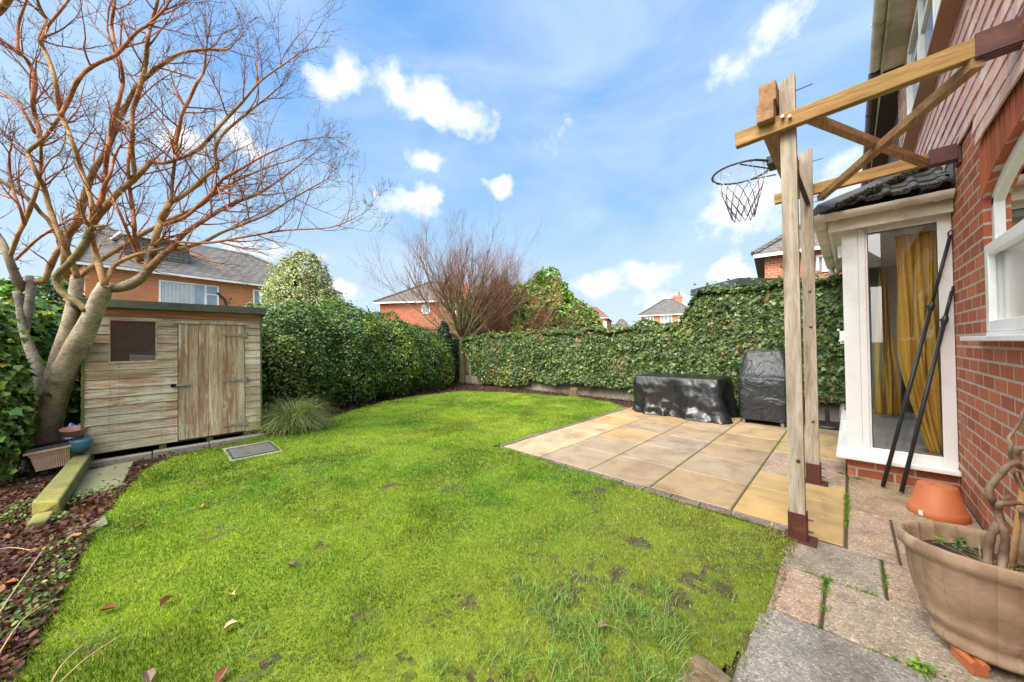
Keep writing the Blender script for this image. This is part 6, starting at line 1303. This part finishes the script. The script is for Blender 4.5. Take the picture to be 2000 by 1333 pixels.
def far_house(nm, lb, PL, PR, depth, ze, zr, wm, rm_, wins=(), hip=(1, 1), over=.3, extend=0, chim=()):
    PL = Vector((PL.x, PL.y, 0)); PR = Vector((PR.x, PR.y, 0)); d = (PR-PL).normalized(); PL = PL-d*extend; L = (PR-PL).length; b = Vector((-d.y, d.x, 0)); 
    if b.dot(FWD) < 0: b = -b
    t = thing(nm, lb, 'house', PL)
    def W3(s, o, z): p = PL+d*s+b*o; return (p.x, p.y, z)
    def bx_(mb, s0, s1, o0, o1, z0, z1): mb.add([W3(s, o, z) for z in (z0, z1) for o in (o0, o1) for s in (s0, s1)], [[0, 2, 3, 1], [4, 5, 7, 6], [0, 1, 5, 4], [2, 6, 7, 3], [0, 4, 6, 2], [1, 3, 7, 5]])
    mb = MB(); bx_(mb, 0, L, 0, depth, -.05, ze); mb.build('wall', wm, t)
    h = depth/2+over; h = min(h, (L+2*over)*.44); hl_, hr_ = h*hip[0], h*hip[1]
    mb = MB(); mb.add([W3(-over, -over, ze+.02), W3(L+over, -over, ze+.02), W3(L+over, depth+over, ze+.02), W3(-over, depth+over, ze+.02), W3(-over+hl_, depth/2, zr), W3(L+over-hr_, depth/2, zr)], [[0, 1, 5, 4], [1, 2, 5], [2, 3, 4, 5], [3, 0, 4], [0, 3, 2, 1]]); rf_ = mb.build('roof', rm_, t)
    mb = MB(); bx_(mb, -over, L+over, -over-.03, -over, ze-.1, ze+.0); bx_(mb, -over, L+over, -over, 0, ze-.03, ze); bx_(mb, L+over, L+over+.03, -over, depth+over, ze-.1, ze+.0); mb.build('fascia', MT['upvc'], t)
    mb = MB(); mb.add([W3(-over+hl_, depth/2-.08, zr-.03), W3(L+over-hr_, depth/2-.08, zr-.03), W3(L+over-hr_, depth/2, zr+.06), W3(-over+hl_, depth/2, zr+.06)], [[0, 1, 2, 3]])
    for s0, s1 in (((-over, -over+hl_),) if hip[0] else ())+(((L+over, L+over-hr_),) if hip[1] else ()): mb.tube([W3(s0, -over, ze+.05), W3(s1, depth/2, zr+.03)], .09, 6)
    mb.build('ridge_tiles', rm_, t)
    for wi in wins:
        x0, y0, x1, y1, div = wi[:5]; s0, z1 = onplane(x0, y0, PL, d); s1, z0 = onplane(x1, y1, PL, d); w = thing('window', None, None); w.parent = t; w.location = Vector(W3(s0, 0, z0))-PL
        f = MB(); g_ = .06
        for a in ((s0, s0+g_, z0, z1), (s1-g_, s1, z0, z1), (s0+g_, s1-g_, z0, z0+g_), (s0+g_, s1-g_, z1-g_, z1)): bx_(f, a[0], a[1], -.05, .02, a[2], a[3])
        for q_ in div: sx__ = s0+(s1-s0)*q_; bx_(f, sx__-.045, sx__+.045, -.05, .02, z0+g_, z1-g_)
        if len(wi) > 5: sx__ = s0+(s1-s0)*wi[5]; zt_ = z0+(z1-z0)*.66; bx_(f, sx__+.045, s1-g_, -.05, .02, zt_-.03, zt_+.03)
        f.build('window_frame', MT['upvc'], w); p_ = MB(); bx_(p_, s0+g_, s1-g_, -.015, .0, z0+g_, z1-g_); p_.build('glass_pane', MT['winglass'], w)
        if (s1-s0) > 1.5:
            c_ = MB()
            for q_ in range(26): a = s0+g_+(s1-s0)*.55*q_/26; bx_(c_, a, a+.02, -.018, -.016, z0+g_, z1-g_)
            c_.build('blind', MT['upvc'], w)
    for cx_, cy0, cy1, w_, off_ in chim:
        s, _ = onplane(cx_, cy0, PL+b*off_, d); _, z1 = onplane(cx_, cy0, PL+b*off_, d); _, z0 = onplane(cx_, cy1, PL+b*off_, d)
        c_ = MB(); bx_(c_, s-w_, s+w_, off_-.3, off_+.3, z0-.6, z1); bx_(c_, s-w_-.06, s+w_+.06, off_-.36, off_+.36, z1-.3, z1-.15)
        cc_ = c_.build('chimney', MT['brick'], rf_); c_ = MB(); c_.tube([W3(s+.2, off_, z1), W3(s+.2, off_, z1+.5)], .12, 8); c_.build('chimney_pot', TC, rf_)
        c_ = MB(); c_.tube([W3(s-.3, off_, z1-.1), W3(s-.3, off_, z1+.9)], .03, 5); c_.tube([W3(s-.9, off_, z1+.8), W3(s+.4, off_, z1+.85)], .025, 5)
        for q_ in range(5): c_.tube([W3(s-.8+.2*q_, off_-.25, z1+.81), W3(s-.8+.2*q_, off_+.25, z1+.81)], .015, 4)
        c_.build('aerial', gm, rf_)
    return t, W3, bx_
h1, W3, bx_ = far_house('semi_detached_house', 'orange brick semi detached house with dark tiled roof behind the shed', atD(225, 518, 14.45), atD(655, 577, 22.6), 7.2, 4.7, 7.1, OB, R1, [(310, 547, 427, 612, (.76,), .76), (494, 566, 522, 612, (.5,), .5)], extend=.8, hip=(.3, 1))
mb = MB(); s_, z_ = onplane(428, 577, Vector(W3(0, 0, 0)), (Vector(W3(1, 0, 0))-Vector(W3(0, 0, 0)))); 
mb.tube([W3(s_-.1, -.06, z_+.1), W3(s_+.2, -.08, z_-.2), W3(s_+.35, -.06, z_-.9)], .05, 6); mb.build('soil_pipe', MT['black'], h1)
bx2 = MB(); bx_(bx2, 1.2, 3.4, .9, 3.2, 5.2, 6.35); bx2.build('dormer', R1, h1); bx2 = MB(); bx_(bx2, 1.05, 3.55, .75, 3.2, 6.35, 6.45); bx2.build('dormer_fascia', MT['upvc'], h1)
far_house('brick_house', 'red brick house with a grey hipped roof behind the corner tree', atD(742, 590, 25.6), atD(897, 588, 25.), 8.5, 4.5, 6.75, brick('salmon_brick', (.42, .1, .06), (.5, .14, .08), (.55, .17, .1), (.4, .22, .15), .26, .085, .01), R1, [(824, 596, 840, 613, ()), (884, 590, 896, 614, (.5,))], chim=((905, 566, 580, .4, 2.),))
far_house('brick_house', 'distant house with a red tiled hipped roof right of the bright evergreen', atD(1120, 623, 47), atD(1183, 623, 45.5), 9, 4.7, 6.6, OB, R2, [(1179, 628, 1185, 640, ())], extend=0)
far_house('brick_house', 'distant low grey roof between the red roof and the chimney house', atD(1196, 640, 61), atD(1232, 640, 60), 6, 3.6, 5.7, OB, R1, [], hip=(1, 1))
h5, W3, bx_ = far_house('chimney_house', 'distant pair of houses with hipped slate roof, brick chimney and aerial', atD(1252, 615, 41), atD(1356, 613, 38.5), 8, 4.5, 6.7, OB, R1, [(1258, 619, 1277, 640, (.33, .66)), (1290, 618, 1313, 640, (.33, .66)), (1333, 618, 1345, 640, (.5,))], chim=((1323, 578, 590, .5, 4.),))
mb = MB(); L5 = 6.1; s0, _ = onplane(1325, 620, Vector(W3(0, 0, 0)), Vector(W3(1, 0, 0))-Vector(W3(0, 0, 0))); bx_(mb, s0, s0+2.2, -.02, .02, 1.5, 4.5); mb.build('white_render', MT['render'], h5)
PLr = atD(1493, 500, 11.6); far_house('neighbour_house', 'red brick house with grey roof half hidden by the pergola posts', PLr, PLr+Vector((math.cos(TH)*.8+math.sin(TH)*.6, math.sin(TH)*.8-math.cos(TH)*.6, 0))*4.5, 7, 4.1, 6.2, MT['brick'], R1, [(1594, 500, 1625, 530, (.5,))])
ex = thing('flat_roof_extension', 'dark grey flat roofed extension above the tall ivy', 'extension', atD(1520, 600, 9.4)*1)
a = atD(1443, 560, 9.2); b = atD(1640, 560, 9.6); d = Vector((b.x-a.x, b.y-a.y, 0)); bk_ = Vector((-d.y, d.x, 0)).normalized(); bk_ = bk_ if bk_.dot(FWD) > 0 else -bk_
mb = MB(); z0, z1 = 2.72, 2.92; 
mb.add([(p.x, p.y, z) for z in (z0, z1) for p in (a, b, b+bk_*2, a+bk_*2)], [[0, 1, 2, 3], [4, 5, 6, 7], [0, 1, 5, 4], [1, 2, 6, 5], [2, 3, 7, 6], [3, 0, 4, 7]]); mb.build('roof_edge', plain('charcoal_board', (.045, .05, .055), (.06, .065, .07), 5, .6), ex)
mb = MB(); a2 = a+d.normalized()*.15+bk_*.15; b2 = b-d.normalized()*.15+bk_*.15
mb.add([(p.x, p.y, z) for z in (0, z0) for p in (a2, b2, b2+bk_*1.7, a2+bk_*1.7)], [[0, 1, 2, 3], [4, 5, 6, 7], [0, 1, 5, 4], [1, 2, 6, 5], [2, 3, 7, 6], [3, 0, 4, 7]]); mb.build('wall', OB, ex)
